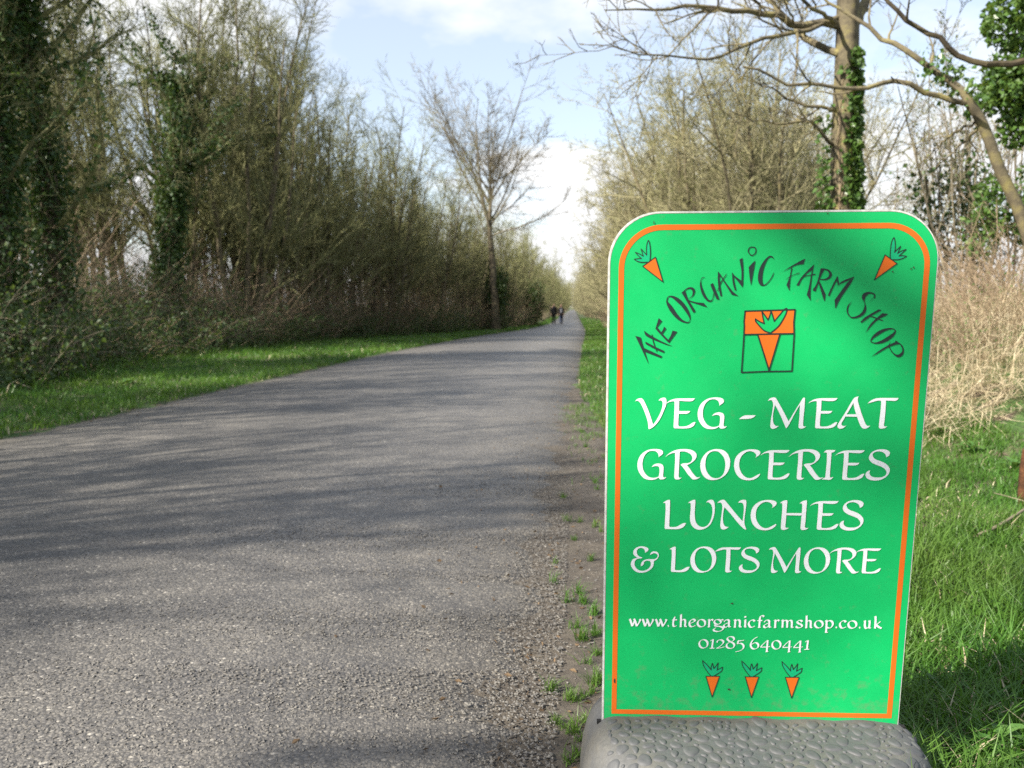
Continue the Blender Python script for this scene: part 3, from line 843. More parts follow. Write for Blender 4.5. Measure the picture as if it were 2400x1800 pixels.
LOW = {  # strokes on a grid with x-height 1, baseline 0; 'o' marks a closed one
 'w': [[(0, .95), (.1, .85), (.36, .02)], [(.36, .02), (.66, .8)], [(.52, .97), (.64, .85), (.92, .02)], [(.92, .02), (1.3, .72), (1.32, .98)]],
 '.': [[(0, .1), (.16, .1)], [(.02, .06), (.14, .14)]],
 't': [[(.5, 1.32), (.3, 1.0), (.2, .5), (.22, .15), (.4, .03), (.75, .14)], [(0, .86), (.3, .92), (.8, .9)]],
 'h': [[(.05, 1.52), (.2, 1.58), (.18, .5), (.15, 0)], [(.2, .7), (.48, .96), (.75, .88), (.8, .6), (.78, .12), (1.0, .04)], [(.0, .0), (.3, .02)]],
 'e': [[(.12, .42), (.6, .62), (.85, .78), (.72, .97), (.45, .98), (.15, .72), (.06, .4), (.2, .1), (.5, .02), (.9, .2)]],
 'o': ['o', ell(.5, .49, .46, .48)],
 'r': [[(0, .92), (.2, .98), (.2, .5), (.17, 0)], [(.2, .7), (.5, .98), (.62, .98), (.78, .88)], [(0, 0), (.34, .02)]],
 'g': ['o', ell(.42, .68, .32, .31), [(.66, .9), (.82, .97), (1.0, .94)], [(.28, .4), (.16, .25), (.3, .14), (.7, .06), (.95, -.1), (.88, -.38), (.5, -.58), (.12, -.5), (.04, -.3), (.25, -.08)]],
 'a': [[(.1, .7), (.3, .92), (.55, .98), (.74, .82), (.73, .3), (.78, .08), (1.0, .06)], [(.72, .58), (.4, .48), (.1, .28), (.12, .05), (.35, 0), (.72, .24)]],
 'n': [[(.0, .92), (.18, .98), (.18, .5), (.15, 0)], [(.18, .7), (.46, .96), (.74, .9), (.8, .6), (.78, .12), (1.0, .04)], [(.0, .0), (.3, .02)]],
 'i': [[(.1, .92), (.5, .98), (.5, .4), (.45, .1), (.9, .06)], [(.3, 1.42), (.75, 1.36)], [(.42, 1.46), (.6, 1.32)]],
 'c': [[(.86, .78), (.75, .95), (.48, .97), (.15, .72), (.08, .4), (.25, .08), (.55, .02), (.92, .18)]],
 'f': [[(.98, 1.42), (.8, 1.56), (.55, 1.5), (.4, 1.2), (.35, .6), (.3, 0)], [(0, .88), (.3, .93), (.75, .92)], [(.12, 0), (.5, .02)]],
 'm': [[(0, .92), (.12, .98), (.12, .5), (.1, 0)], [(.12, .7), (.3, .96), (.46, .9), (.5, .6), (.48, 0)], [(.5, .7), (.68, .96), (.84, .9), (.88, .6), (.87, .1), (1.0, .04)]],
 's': [[(.88, .8), (.72, .96), (.45, .96), (.25, .78), (.4, .58), (.75, .42), (.85, .2), (.65, .03), (.3, .02), (.05, .2)]],
 'p': [[(0, .92), (.18, .98), (.18, .2), (.12, -.6)], [(.18, .72), (.5, .98), (.85, .85), (.95, .5), (.75, .1), (.45, .01), (.18, .15)], [(0, -.58), (.35, -.56)]],
 'u': [[(0, .94), (.18, .98), (.16, .4), (.28, .06), (.5, .03), (.78, .28)], [(.62, .95), (.82, .98), (.8, .4), (.78, .1), (1.0, .06)]],
 'k': [[(.05, 1.5), (.22, 1.56), (.2, .5), (.15, 0)], [(.85, .95), (.6, .72), (.22, .46)], [(.3, .5), (.6, .22), (.98, .02)]],
}
mb = MB()
URL9 = [('w', 100, 290), ('w', 308, 498), ('w', 522, 712), ('.', 725, 755), ('t', 788, 890), ('h', 912, 1045), ('e', 1070, 1185), ('o', 1205, 1345), ('r', 1368, 1472), ('g', 1465, 1640), ('a', 1632, 1762), ('n', 1788, 1932), ('i', 1955, 2012), ('c', 2033, 2150)]
URL10 = [('f', 92, 222), ('a', 208, 340), ('r', 365, 468), ('m', 482, 697), ('s', 718, 840), ('h', 870, 1002), ('o', 1028, 1172), ('p', 1190, 1335), ('.', 1365, 1400), ('c', 1432, 1550), ('o', 1568, 1716), ('.', 1742, 1777), ('u', 1815, 1950), ('k', 1985, 2122)]
pix = 0.000775                                         # one photo pixel on the board
for crop, row, b0, b1 in ((9, URL9, 268, 288), (10, URL10, 288, 308)):
    for ch, xl_, xr_ in row:
        st = LOW[ch]
        base = b0 + (b1 - b0) * (xl_ / 2050)
        allx = [p[0] for q_ in st if not isinstance(q_, str) for p in q_]
        mn, mxx = min(allx), max(allx)
        pad = 9
        k = 0
        closed = False
        for q_ in st:
            if isinstance(q_, str): closed = True; continue
            pts = [(xl_ + pad + (p[0] - mn) / (mxx - mn) * (xr_ - xl_ - 2 * pad), base - 8 - p[1] * 122) for p in q_]
            pen(mb, cp(crop, pts), (1.7 if ch != '.' else 4.6) * pix, (5.6 if ch != '.' else 4.5) * pix, math.radians(28), ZW + 0.00006 * k, closed=closed)
            closed = False; k += 1
link('lettering', mb.mesh('lettering', [M_LETTER]), board)
mb = MB()
DIG = [('o', ell(215, 213, 72, 72)), ('', [(335, 165), (378, 142), (370, 220), (362, 290)]), ('', [(322, 290), (405, 286)]),
       ('', [(445, 190), (470, 152), (520, 145), (558, 170), (550, 205), (500, 255), (440, 288)]), ('', [(436, 288), (510, 282), (578, 262)]),
       ('o', [(686, 90), (725, 100), (745, 130), (725, 160), (660, 190), (620, 220), (618, 265), (670, 292), (725, 280), (748, 235), (725, 200), (660, 165), (628, 130), (645, 100)]),
       ('', [(915, 148), (870, 160), (815, 160)]), ('', [(818, 160), (802, 215)]), ('', [(802, 212), (860, 205), (905, 240), (900, 290), (850, 330), (768, 350)]),
       ('', [(1150, 92), (1085, 130), (1040, 190), (1030, 245), (1060, 292), (1110, 300), (1155, 270), (1160, 225), (1125, 195), (1085, 200), (1042, 225)]),
       ('', [(1325, 150), (1260, 205), (1200, 268)]), ('', [(1198, 270), (1300, 268), (1365, 258)]), ('', [(1325, 152), (1315, 250), (1308, 350)]), ('', [(1285, 352), (1335, 346)]),
       ('o', ell(1474, 230, 72, 73)),
       ('', [(1705, 156), (1640, 212), (1582, 274)]), ('', [(1580, 276), (1680, 274), (1742, 263)]), ('', [(1705, 158), (1695, 255), (1688, 355)]), ('', [(1665, 357), (1715, 350)]),
       ('', [(1890, 158), (1825, 215), (1768, 277)]), ('', [(1766, 279), (1865, 276), (1932, 265)]), ('', [(1890, 160), (1882, 258), (1874, 357)]), ('', [(1850, 359), (1902, 352)]),
       ('', [(1970, 182), (2015, 162), (2008, 240), (2000, 310)]), ('', [(1955, 311), (2040, 306)])]
for k, (c, pts) in enumerate(DIG):
    pen(mb, cp(11, pts), 1.5 * pix, 5.2 * pix, math.radians(28), ZW + 0.00004 * (k % 5), closed=(c == 'o'))
link('lettering', mb.mesh('lettering', [M_LETTER]), board)

# black brush lettering ---------------------------------------------------------
mb = MB()
BR = {13: ['60,1060c 155,1085c 180,1190 207,1265c 225,1330 290,1548c 190,1330 110,1160', '203,1262c 515,1405c 497,1435c 213,1325c', '235,1158c 390,1240 555,1318c 540,1347c 380,1275 235,1195c', '212,968c 260,1010 345,1065 500,1150 690,1237c 600,1215 480,1170 340,1110 245,1060 222,1020',
           '338,1037c 350,1033c 372,1150 432,1325c 418,1330c 358,1160', '458,758c 513,808c 430,915c 402,942c 430,850', '402,940c 430,912c 530,1035 640,1145c 630,1183c 500,1050', '630,1183c 612,1142c 660,1060 692,973c 770,990c', '500,1000c 530,955 548,903c 585,937c 520,1030c',
           'RING 585,470 605,405 650,382 720,390 800,430 880,505 950,610 990,710 993,790 965,840 910,842 830,815 740,750 650,640 600,545 590,510 | 604,460 620,410 650,400 690,420 770,490 850,570 920,665 970,745 983,795 955,826 915,818 850,780 770,690 690,570 630,500 610,480',
           '845,325c 900,288c 950,430 1020,550 1080,645c 1045,672c 940,490 870,370', '840,350c 900,280 955,245 1010,238 1055,260 1072,310 1050,370 1010,410 905,462c 960,432 1005,400 1030,360 1030,310 1005,272 970,264 930,277 870,330', '962,455c 1090,492 1220,505c 1280,580c 1130,530 985,482c',
           '1250,78c 1215,65 1180,85 1160,150 1155,210 1175,310 1215,400 1270,465 1320,485 1360,470 1385,400 1392,335c 1380,350 1370,420 1345,460 1310,455 1265,400 1215,300 1180,200 1174,140 1187,95 1215,74', '1330,195c 1372,165c 1430,310 1482,445c 1440,447c 1385,330'],
      14: ['460,555c 497,620c 490,700 500,800 530,980c 505,997c 470,840 458,700', '460,555c 500,610 600,760 710,905c 815,990c 700,965c 560,740 490,625', '445,905c 495,765 545,685 605,600c 613,606c 560,690 510,775 458,900c',
           '703,572c 728,625c 745,750 775,885c 752,892c 715,750', '703,572c 740,625 800,675 868,722c 900,760c 883,838c 800,730 725,640', '832,355c 885,325c 900,560 890,800 880,838c 865,720 865,550',
           '993,485c 1050,425 1107,370c 1070,580 1030,810c 1005,640', 'RING 975,210 990,160 1025,135 1080,135 1115,155 1125,200 1110,255 1050,295 1010,275 985,240 | 992,208 1005,168 1033,150 1076,150 1100,165 1109,200 1095,245 1052,277 1020,260 1000,234',
           '1432,358c 1415,318 1380,293 1345,297 1290,340 1215,440 1170,550 1152,660 1160,740 1190,800 1235,812 1290,795 1370,710 1420,620 1430,570c 1415,600 1360,700 1290,775 1250,790 1230,740 1230,650 1245,540 1280,430 1325,345 1365,318 1400,325',
           '1570,580c 1700,490 1890,380 1970,345c 1940,440c 1830,450 1740,490 1640,540', '1728,500c 1747,500c 1712,700 1695,900c 1645,800c 1700,650', '1625,708c 1700,655 1870,578c 1862,597c 1760,635 1680,680',
           '2125,440c 2085,545c 1990,610 1900,720 1860,810c 1815,805c 1900,670 2000,560', '2125,440c 2100,560 2060,900 2062,1075c 1995,970c 2040,800 2085,540c', '1880,688c 1970,640 2150,605c 2140,625c 2000,645'],
      15: ['300,68c 362,82c 300,200 270,280 212,440c 165,420c 225,330 260,230', '300,68c 360,68 430,90 475,140 478,190 440,235 370,258 290,247 248,213c 300,237 370,235 420,205 440,160 420,115 380,95 330,88', '262,292c 282,280c 378,490c 362,605c 330,520',
           '572,188c 582,230c 500,380 440,518c 415,505c 490,340', '572,188c 597,308c 578,355c 562,235', '578,355c 640,280 845,198c 740,268 620,320', '845,198c 790,310 630,540 535,720c 525,580c 620,450 740,290',
           '1088,630c 1130,570 1165,520 1150,490 1110,478 1060,495 1025,540 1010,590 1020,640 1035,700 1030,760 990,820 920,860 830,878 775,860 730,800 720,730 745,660 805,600c 760,670 740,740 750,800 790,850 850,850 920,820 980,760 1005,700 1010,650 995,600 970,560 970,510 1000,470 1060,450 1120,455 1170,480 1188,510 1175,570c 1165,540 1120,590',
           '940,940c 1020,860 1240,733c 1285,748c 1150,820 960,950c', '1390,808c 1350,840 1240,890 1130,990 1025,1115c 1100,980 1200,880 1300,795c', '1045,828c 1150,850 1312,912c 1300,922c 1150,866',
           'RING 1105,1240 1130,1180 1200,1110 1290,1060 1390,1037 1470,1042 1515,1075 1510,1120 1470,1180 1390,1240 1300,1280 1210,1292 1140,1280 1110,1262 | 1120,1245 1150,1205 1210,1165 1300,1110 1400,1065 1470,1058 1498,1080 1480,1110 1420,1150 1330,1210 1250,1250 1190,1270 1140,1266 1122,1256',
           '1115,1505c 1250,1400 1400,1310 1500,1265 1515,1238c 1590,1295c 1500,1310 1390,1350 1250,1430', '1560,1268c 1620,1320 1645,1390 1635,1460 1590,1505 1540,1508 1480,1465 1430,1400 1400,1320 1440,1245c 1415,1310 1430,1370 1470,1430 1520,1465 1570,1460 1615,1420 1620,1370 1590,1310']}
k = 0
for crop, lst in BR.items():
    for txt in lst:
        k += 1
        if txt.startswith('RING'):
            a, b_ = txt[4:].split('|')
            ring_strip(mb, cp(crop, smooth(*parse(a))), cp(crop, smooth(*parse(b_))), ZW, 0)
        else:
            tess(mb, [tuple(p) for p in cp(crop, smooth(*parse(txt)))], ZW + 0.00005 * (k % 4), 0)
link('lettering', mb.mesh('lettering', [M_BLACK]), board)

# carrots and the boxed emblem ------------------------------------------------------
def outline(mb, P, wd, w, mi, closed=True):
    P = np.asarray(P, float)
    if closed: P = np.vstack([P, P[:1]])
    for i in range(len(P) - 1):
        d = P[i + 1] - P[i]; l_ = np.linalg.norm(d)
        if l_ < 1e-7: continue
        d /= l_; n_ = np.array([-d[1], d[0]]) * wd / 2; e = d * wd * 0.4
        a, b_ = P[i] - e, P[i + 1] + e
        mb.add([(*(a - n_), w + 1e-5 * (i % 3)), (*(b_ - n_), w + 1e-5 * (i % 3)), (*(b_ + n_), w + 1e-5 * (i % 3)), (*(a + n_), w + 1e-5 * (i % 3))], [(0, 1, 2, 3)], mi)
def carrot(crop, leaf, root, lw):
    mb = MB()
    Lf = cp(crop, smooth(*parse(leaf), True, 4)); Rt = cp(crop, parse(root)[0])
    tess(mb, [tuple(p) for p in Lf], 0.0005, 0)
    outline(mb, Lf, lw, 0.0008, 2)
    tess(mb, [tuple(p) for p in Rt], 0.0007, 1)
    outline(mb, Rt, lw, 0.0011, 2)
    return link('carrot', mb.mesh('carrot', [M_TEAL, M_ORANGE, M_BLACK]), board)
LW = 2.0 * pix
carrot(16, '675,170c 640,260 618,400 620,650c 540,560 440,455c 480,580 510,690c 400,620 255,560c 340,660 450,765c 380,765 220,785c 320,850 460,885 690,880c 725,840c 742,620 735,420 705,230', '905,720 495,1015 1150,1525', LW)
carrot(17, '762,175c 710,250 665,430 640,700 645,870c 690,893c 900,890 1040,850 1165,785c 1050,765 925,775c 1040,660 1150,560c 1010,610 880,690c 930,560 975,460c 880,550 780,655c 800,500 795,320', '470,735 858,1020 130,1545', LW)
for x in (0, 677, 1370):
    y = x * 0.0135
    sh = lambda s_: ' '.join('%g,%g%s' % (float(q_.rstrip('c').split(',')[0]) + x, float(q_.rstrip('c').split(',')[1]) + y, 'c' if q_.endswith('c') else '') for q_ in s_.split())
    carrot(11, sh('200,502c 290,590 350,665c 350,610 370,548c 395,640c 430,600 470,540c 450,668c 500,640 545,615c 530,680 460,730 390,772c 350,772c 280,690 215,580'), sh('258,772 492,772 365,1130'), LW)
mb = MB()
q12 = lambda s_: cp(12, parse(s_)[0])
tess(mb, [tuple(p) for p in q12('235,175 1318,150 1295,665 215,685')], 0.0005, 1)
tess(mb, [tuple(p) for p in q12('512,680 990,672 757,1465')], 0.0005, 1)
lf = cp(12, smooth(*parse('465,352c 560,410 655,450c 625,320 605,190c 680,290 737,372c 770,290 802,180c 840,290 872,402c 990,260 1070,165 1130,125 1150,150c 1110,270 1000,460 920,550 790,655c 650,600 540,490 470,400'), True, 4))
tess(mb, [tuple(p) for p in lf], 0.0007, 0)
LW2 = 3.1 * pix
outline(mb, lf, LW2, 0.0010, 2)
for s_ in ('240,178 1318,148', '1318,148 1290,420 1297,700 1250,1478', '1250,1478 700,1485 162,1505', '162,1505 208,800 222,500 216,400 240,178', '218,685 1297,665', '512,688 757,1465', '990,678 757,1465'):
    outline(mb, q12(s_), LW2, 0.0012, 2, False)
link('carrot_emblem', mb.mesh('carrot_emblem', [M_GREEN, M_ORANGE, M_BLACK]), board)
# a few stuck specks of dirt
M_DIRT = plain('dirt', (0.05, 0.045, 0.03), 0.9)
for (x, y, a, b_) in ((1716, 1414, 4, 1.6), (1709, 1615, 4, 2), (1441, 1595, 2, 6), (2092, 638, 2.5, 2), (2135, 631, 2, 2), (2141, 628, 2, 2.6), (1532, 521, 1.5, 4), (1940, 501, 2, 2)):
    mb = MB()
    tess(mb, [tuple(p) for p in uv([(x + a * math.cos(j * 1.05) * (0.7 + 0.3 * (j % 2)), y + b_ * math.sin(j * 1.05)) for j in range(6)])], 0.0014)
    link('dirt_speck', mb.mesh('dirt_speck', [M_DIRT]), board)

# moulded base -------------------------------------------------------------------------
m, t, b = new_mat('rubber')
n1 = noise(t, 7, 6, 0.65); n2 = noise(t, 120, 5, 0.7)
r1 = ramp(t, n1.outputs['Fac'], [(0.35, (0.072, 0.076, 0.083)), (0.55, (0.098, 0.097, 0.092)), (0.7, (0.128, 0.121, 0.102))])
r2 = ramp(t, n2.outputs['Fac'], [(0.3, (0.8, 0.8, 0.8)), (0.7, (1.1, 1.1, 1.1)), (0.78, (1.3, 1.3, 1.3))])
t.links.new(mixrgb(t, 1.0, r1.outputs[0], r2.outputs[0], 'MULTIPLY'), b.inputs['Base Color'])
b.inputs['Roughness'].default_value = 0.62
bump(t, b, n2.outputs['Fac'], 0.35, 0.003)
M_RUBBER = m
BA, BB, BH = 0.346, 0.225, 0.163
def base_top(x, y):
    r = (np.abs(x / BA) ** 3.6 + np.abs(y / BB) ** 3.6) ** (1 / 3.6)
    z = BH * np.maximum(1 - r ** 15, 0) ** (1 / 2.0)
    wave = 0.0016 * np.sin(x * 62 + 0.6) * np.exp(-((y + 0.01) / 0.05) ** 2)
    return z - 0.012 * np.minimum(np.abs(y / BB), 1) ** 1.5 * (r < 1) + wave
mb = MB()
NA, NR = 120, 40
rr = 1 - (1 - np.linspace(0, 1, NR)) ** 2.2
aa = np.linspace(0, 2 * math.pi, NA, endpoint=False)
ca, sa = np.cos(aa), np.sin(aa)
k_ = (np.abs(ca) ** 3.6 + np.abs(sa) ** 3.6) ** (-1 / 3.6)
XX = BA * rr[:, None] * (ca * k_); YY = BB * rr[:, None] * (sa * k_)
ZZ = base_top(XX, YY); ZZ[-1] = -0.02
idx = np.arange(NR * NA).reshape(NR, NA)
f = np.stack([idx[:-1], idx[1:], np.roll(idx[1:], -1, 1), np.roll(idx[:-1], -1, 1)], -1).reshape(-1, 4)
mb.add(np.stack([XX, YY, ZZ], -1), f)
base = link('base', mb.mesh('base', [M_RUBBER], True), sign)
base.rotation_euler = (0, 0, YAW)
base.location = (0.003, 0, 0)
M_SLOT_SHADE = plain('slot_shade', (0.012, 0.012, 0.012), 0.9)  # solid black boxes stand in for the shade inside the open slot ends
for x0_, x1_ in ((-.313, -.2995), (.2995, .3105)):
    sl = MB()
    zt = float(base_top(np.array((x0_ + x1_) / 2), np.array(0.0))) + 0.0016
    sl.add([(x_, y_, z_) for z_ in (0.12, zt) for x_, y_ in ((x0_, -.004), (x1_, -.004), (x1_, .006), (x0_, .006))],
           [(4, 5, 6, 7), (0, 1, 5, 4), (1, 2, 6, 5), (2, 3, 7, 6), (3, 0, 4, 7)])
    link('slot', sl.mesh('slot', [M_SLOT_SHADE]), base)
M_PEBBLE = plain('pebble_rubber', (0.088, 0.090, 0.092), 0.6, 0.3, (0.062, 0.064, 0.068), 0.6)
peb_me = []
for k in range(5):
    mb = MB()
    na, nr = 14, 5
    a = np.linspace(0, 2 * math.pi, na, endpoint=False)
    rad = 1 + 0.10 * np.sin(2 * a + k) + 0.08 * np.sin(3 * a + 2 * k)
    v = [(0, 0, 1.0)]
    for j in range(1, nr + 1):
        q_ = j / nr
        zz = (1 - q_ ** 4) * 1.0 if j < nr else -0.6
        for i in range(na):
            v.append((rad[i] * math.cos(a[i]) * q_, rad[i] * math.sin(a[i]) * q_, zz * (1 - 0.0 * q_)))
    f3 = [(0, 1 + i, 1 + (i + 1) % na) for i in range(na)]
    f4 = [(1 + (j - 1) * na + i, 1 + j * na + i, 1 + j * na + (i + 1) % na, 1 + (j - 1) * na + (i + 1) % na) for j in range(1, nr) for i in range(na)]
    mb.add(v, f3); mb.add(np.zeros((0, 3)), np.zeros((0, 4), int))
    mb.f[(4, 0)][-1] = np.array(f4)
    peb_me.append(mb.mesh('pebble', [M_PEBBLE], True))
placed = []
tries = 0
pr = random.Random(3)
while len(placed) < 270 and tries < 60000:
    tries += 1
    stage = tries / 60000
    a = pr.uniform(0.011, 0.0195) if stage < 0.03 else pr.uniform(0.007, 0.013) if stage < 0.25 else pr.uniform(0.004, 0.0065)
    x = pr.uniform(-0.295, 0.315); y = pr.uniform(-0.21, -0.016)
    if any((x - q_[0]) ** 2 + (y - q_[1]) ** 2 < (0.84 * (a + q_[2]) + 0.0018) ** 2 for q_ in placed): continue
    placed.append((x, y, a))
for i, (x, y, a) in enumerate(placed):
    e = 0.002
    z = float(base_top(np.array(x), np.array(y)))
    if z < 0.03: continue
    zx = float(base_top(np.array(x + e), np.array(y)) - base_top(np.array(x - e), np.array(y))) / (2 * e)
    zy = float(base_top(np.array(x), np.array(y + e)) - base_top(np.array(x), np.array(y - e))) / (2 * e)
    nrm = Vector((-zx, -zy, 1)).normalized()
    o = link('pebble', peb_me[i % 5], base)
    ro = nrm.to_track_quat('Z', 'Y').to_matrix().to_4x4()
    asp = pr.uniform(0.62, 0.9)
    o.matrix_local = Matrix.Translation((x, y, z)) @ ro @ Matrix.Rotation(pr.gauss(-0.6, 0.7), 4, 'Z') @ Matrix.Diagonal((a, a * asp, 0.0020 + 0.085 * a, 1))

# ------------------------------------------------------------------ trees
def add_parts(root, *objs):
    PARTS.setdefault(root.name, []).extend(objs)

def tree_core(seed, stems, stem_len, stem_r, spread, lean, k1, k2, k3, ratio=(0.34, 0.42, 0.48), ang=(38, 42, 42), up=(0.03, 0.06, 0.05, 0.03), wob=(0.05, 0.10, 0.14, 0.16), t1=0.15, twr=0.0035, buds=0, budsize=0.02, r1k=0.0175, tipw=0.6):
    rng = np.random.default_rng(seed)
    tr = MB(); cr_ = MB()
    a = rng.uniform(0, 2 * math.pi, stems)
    r = spread * np.sqrt(rng.uniform(0, 1, stems))
    P = np.stack([r * np.cos(a), r * np.sin(a), np.full(stems, -0.25)], -1)
    D = unit(np.stack([np.cos(a) * lean * rng.uniform(0.2, 1.2, stems), np.sin(a) * lean * rng.uniform(0.2, 1.2, stems), np.ones(stems)], -1))
    Ln = stem_len * rng.uniform(0.65, 1.1, stems); R0 = stem_r * rng.uniform(0.6, 1.1, stems)
    n0 = 14
    p0 = grow(P, D, Ln, n0, wob[0], up[0], rng)
    t = np.linspace(0, 1, n0)
    rad = R0[:, None] * (1 - 0.88 * t) + 0.004
    rad[:, 0] *= 1.35
    tubes(tr, p0, rad, 8)
    c = spawn(p0, Ln, R0, 0.88, k1, t1, 0.98, ang[0], 12, ratio[0], rng, tipw)
    p1 = grow(c[0], c[1], c[2], 7, wob[1], up[1], rng)
    r1 = np.minimum(c[3] * 0.6, r1k * np.maximum(c[2], 0.3)) + 0.004
    tubes(cr_, p1, r1[:, None] * (1 - 0.8 * np.linspace(0, 1, 7)), 5)
    c2 = spawn(p1, c[2], r1, 0.8, k2, 0.12, 1.0, ang[1], 14, ratio[1], rng)
    p2 = grow(c2[0], c2[1], c2[2], 5, wob[2], up[2], rng)
    r2 = np.minimum(c2[3] * 0.7, 0.009) + 0.002
    tubes(cr_, p2, r2[:, None] * (1 - 0.6 * np.linspace(0, 1, 5)), 4)
    c3 = spawn(p2, c2[2], r2, 0.6, k3, 0.1, 1.0, ang[2], 15, ratio[2], rng)
    p3 = grow(c3[0], c3[1], c3[2], 4, wob[3], up[3], rng)
    r3 = np.full(len(p3), twr)
    tubes(cr_, p3, r3[:, None] * np.array([1, 0.9, 0.75, 0.45]), 3)
    if buds:
        sel = rng.integers(0, len(p3), buds)
        j = rng.integers(1, 4, buds)
        kites(cr_, p3[sel, j], unit(rng.normal(size=(buds, 3)) + np.array([0, 0, 0.6])), budsize * rng.uniform(0.5, 1.3, buds), rng, 1)
    return tr, cr_, p0, p1

def make_tree(name, loc, core, mats, label, cat, group=None, ivy=None):
    tr, cr_ = core[0], core[1]
    root = empty(name, loc, label, cat, group)
    a = link('trunk', tr.mesh('trunk', [mats[0]], True), root)
    b_ = link('crown', cr_.mesh('crown', [mats[1], mats[2]], False), root)
    add_parts(root, a, b_)
    if ivy is not None:
        c = link('ivy', ivy[0].mesh('ivy', [ivy[1]]), root)
        c['kind'] = 'stuff'
        add_parts(root, c)
    return root

def ivy_on(paths, n, rmin, rmax, zmax, size, seed, clump=0.35, zmin=0.0):
    """leaves hanging round stems (paths (B,n,3)); thicker in clumps"""
    rng = np.random.default_rng(seed)
    mb = MB()
    B, m_, _ = paths.shape
    b_ = rng.integers(0, B, n * 3); x = rng.uniform(0, m_ - 1.001, n * 3)
    i = x.astype(int); fr = (x - i)[:, None]
    p = paths[b_, i] * (1 - fr) + paths[b_, i + 1] * fr
    cl = 0.5 + 0.5 * np.sin(p[:, 2] * 2.1 + b_ * 1.7) * np.sin(p[:, 2] * 0.9 + b_ * 2.9 + 1)
    keep = (p[:, 2] < zmax) & (p[:, 2] > zmin) & (rng.uniform(0, 1, n * 3) < clump + (1 - clump) * cl)
    p = p[keep][:n]; cl = cl[keep][:n]
    k = len(p)
    d = rng.normal(size=(k, 3)) * np.array([1, 1, 0.35]); d = unit(d)
    rad = rmin + (rmax - rmin) * cl * rng.uniform(0, 1, k) ** 0.7
    lumps = 0.55 + 0.45 * np.sin(3.1 * d[:, 0] * 3 + p[:, 2] * 3.3) * np.sin(2.7 * d[:, 1] * 3 + p[:, 2] * 2.4)
    P = p + d * (rad * (0.4 + 0.6 * lumps))[:, None]
    D = unit(d * 0.6 + rng.normal(size=(k, 3)) * 0.5 + np.array([0, 0, -0.75]))
    kites(mb, P, D, size * rng.uniform(0.55, 1.25, k), rng, 0, 0.9, 0.12)
    return mb

LG = 'hedgerow trees left of the road'
RG = 'hedgerow trees right of the road'
LLAB = 'bare olive brown hedgerow tree with dense twigs along the left side of the road'
RLAB = 'sunlit tan bare hedgerow tree along the right side of the road'
def gz1(x, y): return float(ground_z(np.array(float(x)), np.array(float(y))))

hed = []
specs = [(21, 9, 7.6, 0.055, 0.8, 0.24, 14, 8, 5), (22, 7, 8.6, 0.065, 0.7, 0.18, 16, 8, 5), (23, 11, 6.4, 0.045, 1.0, 0.32, 12, 8, 5), (24, 5, 9.4, 0.085, 0.6, 0.17, 18, 8, 6)]
for s_ in specs:
    hed.append(tree_core(*s_, buds=5200, budsize=0.03, twr=0.0042))
def proto(i, mats, label, group):
    return make_tree('hedgerow_tree', (0, 0, -50), hed[i], mats, label, 'tree', group)
PL = [proto(i, (M_TRUNK, M_TWIG_L, M_BUD), LLAB, LG) for i in range(4)]
dome = [tree_core(25, 8, 6.6, 0.060, 0.7, 0.34, 18, 9, 6, ratio=(0.40, 0.42, 0.48), ang=(50, 46, 44), up=(0.02, 0.03, 0.03, 0.02), buds=6500, budsize=0.03, twr=0.0042, t1=0.12),
        tree_core(26, 7, 7.4, 0.065, 0.6, 0.28, 19, 9, 6, ratio=(0.38, 0.42, 0.48), ang=(48, 46, 44), up=(0.02, 0.03, 0.03, 0.02), buds=6500, budsize=0.03, twr=0.0042, t1=0.12)]
PR = []
for i in range(4):
    r = empty('hedgerow_tree', (0, 0, -50), RLAB, 'tree', RG)
    if i < 2:
        for nm_, mb_, ms_ in (('trunk', dome[i][0], [M_LICHEN]), ('crown', dome[i][1], [M_TWIG_R, M_BUD])):
            add_parts(r, link(nm_, mb_.mesh(nm_, ms_, nm_ == 'trunk'), r))
        PR.append(r)
        continue
    ch = PARTS[PL[i].name]
    for c, mm in zip(ch, (M_LICHEN, M_TWIG_R)):
        me = c.data.copy(); me.materials[0] = mm
        add_parts(r, link(c.name.split('.')[0], me, r))
    PR.append(r)
usedp = set()
def place(pl, i, x, y, rz, s_, zs=1.0, label=None, group=None):
    pr_ = pl[i]
    loc = (x, y, gz1(x, y))
    if pr_.name not in usedp:
        usedp.add(pr_.name)
        pr_.location = loc; pr_.rotation_euler = (0, 0, rz); pr_.scale = (s_, s_, s_ * zs)
        if label: pr_['label'] = label
        if group: pr_['group'] = group
        return pr_
    return dup(pr_, loc, rz, (s_, s_, s_ * zs), label, group)
def zone(side, y):
    if side == 'L':
        return ('dense olive brown bare tree in the near stretch of the left hedgerow', 'near trees of the left hedgerow') if y < 36 else ('bare greenish tree in the left hedgerow around the tall bare tree', 'middle trees of the left hedgerow') if y < 75 else ('small distant bare tree lining the left side of the far road', 'distant trees left of the road')
    return ('sunlit tan twiggy tree in the big clump behind the green sign', 'tree clump behind the sign') if y < 42 else ('small distant sunlit bare tree lining the right side of the far road', 'distant trees right of the road')

rt = random.Random(8)
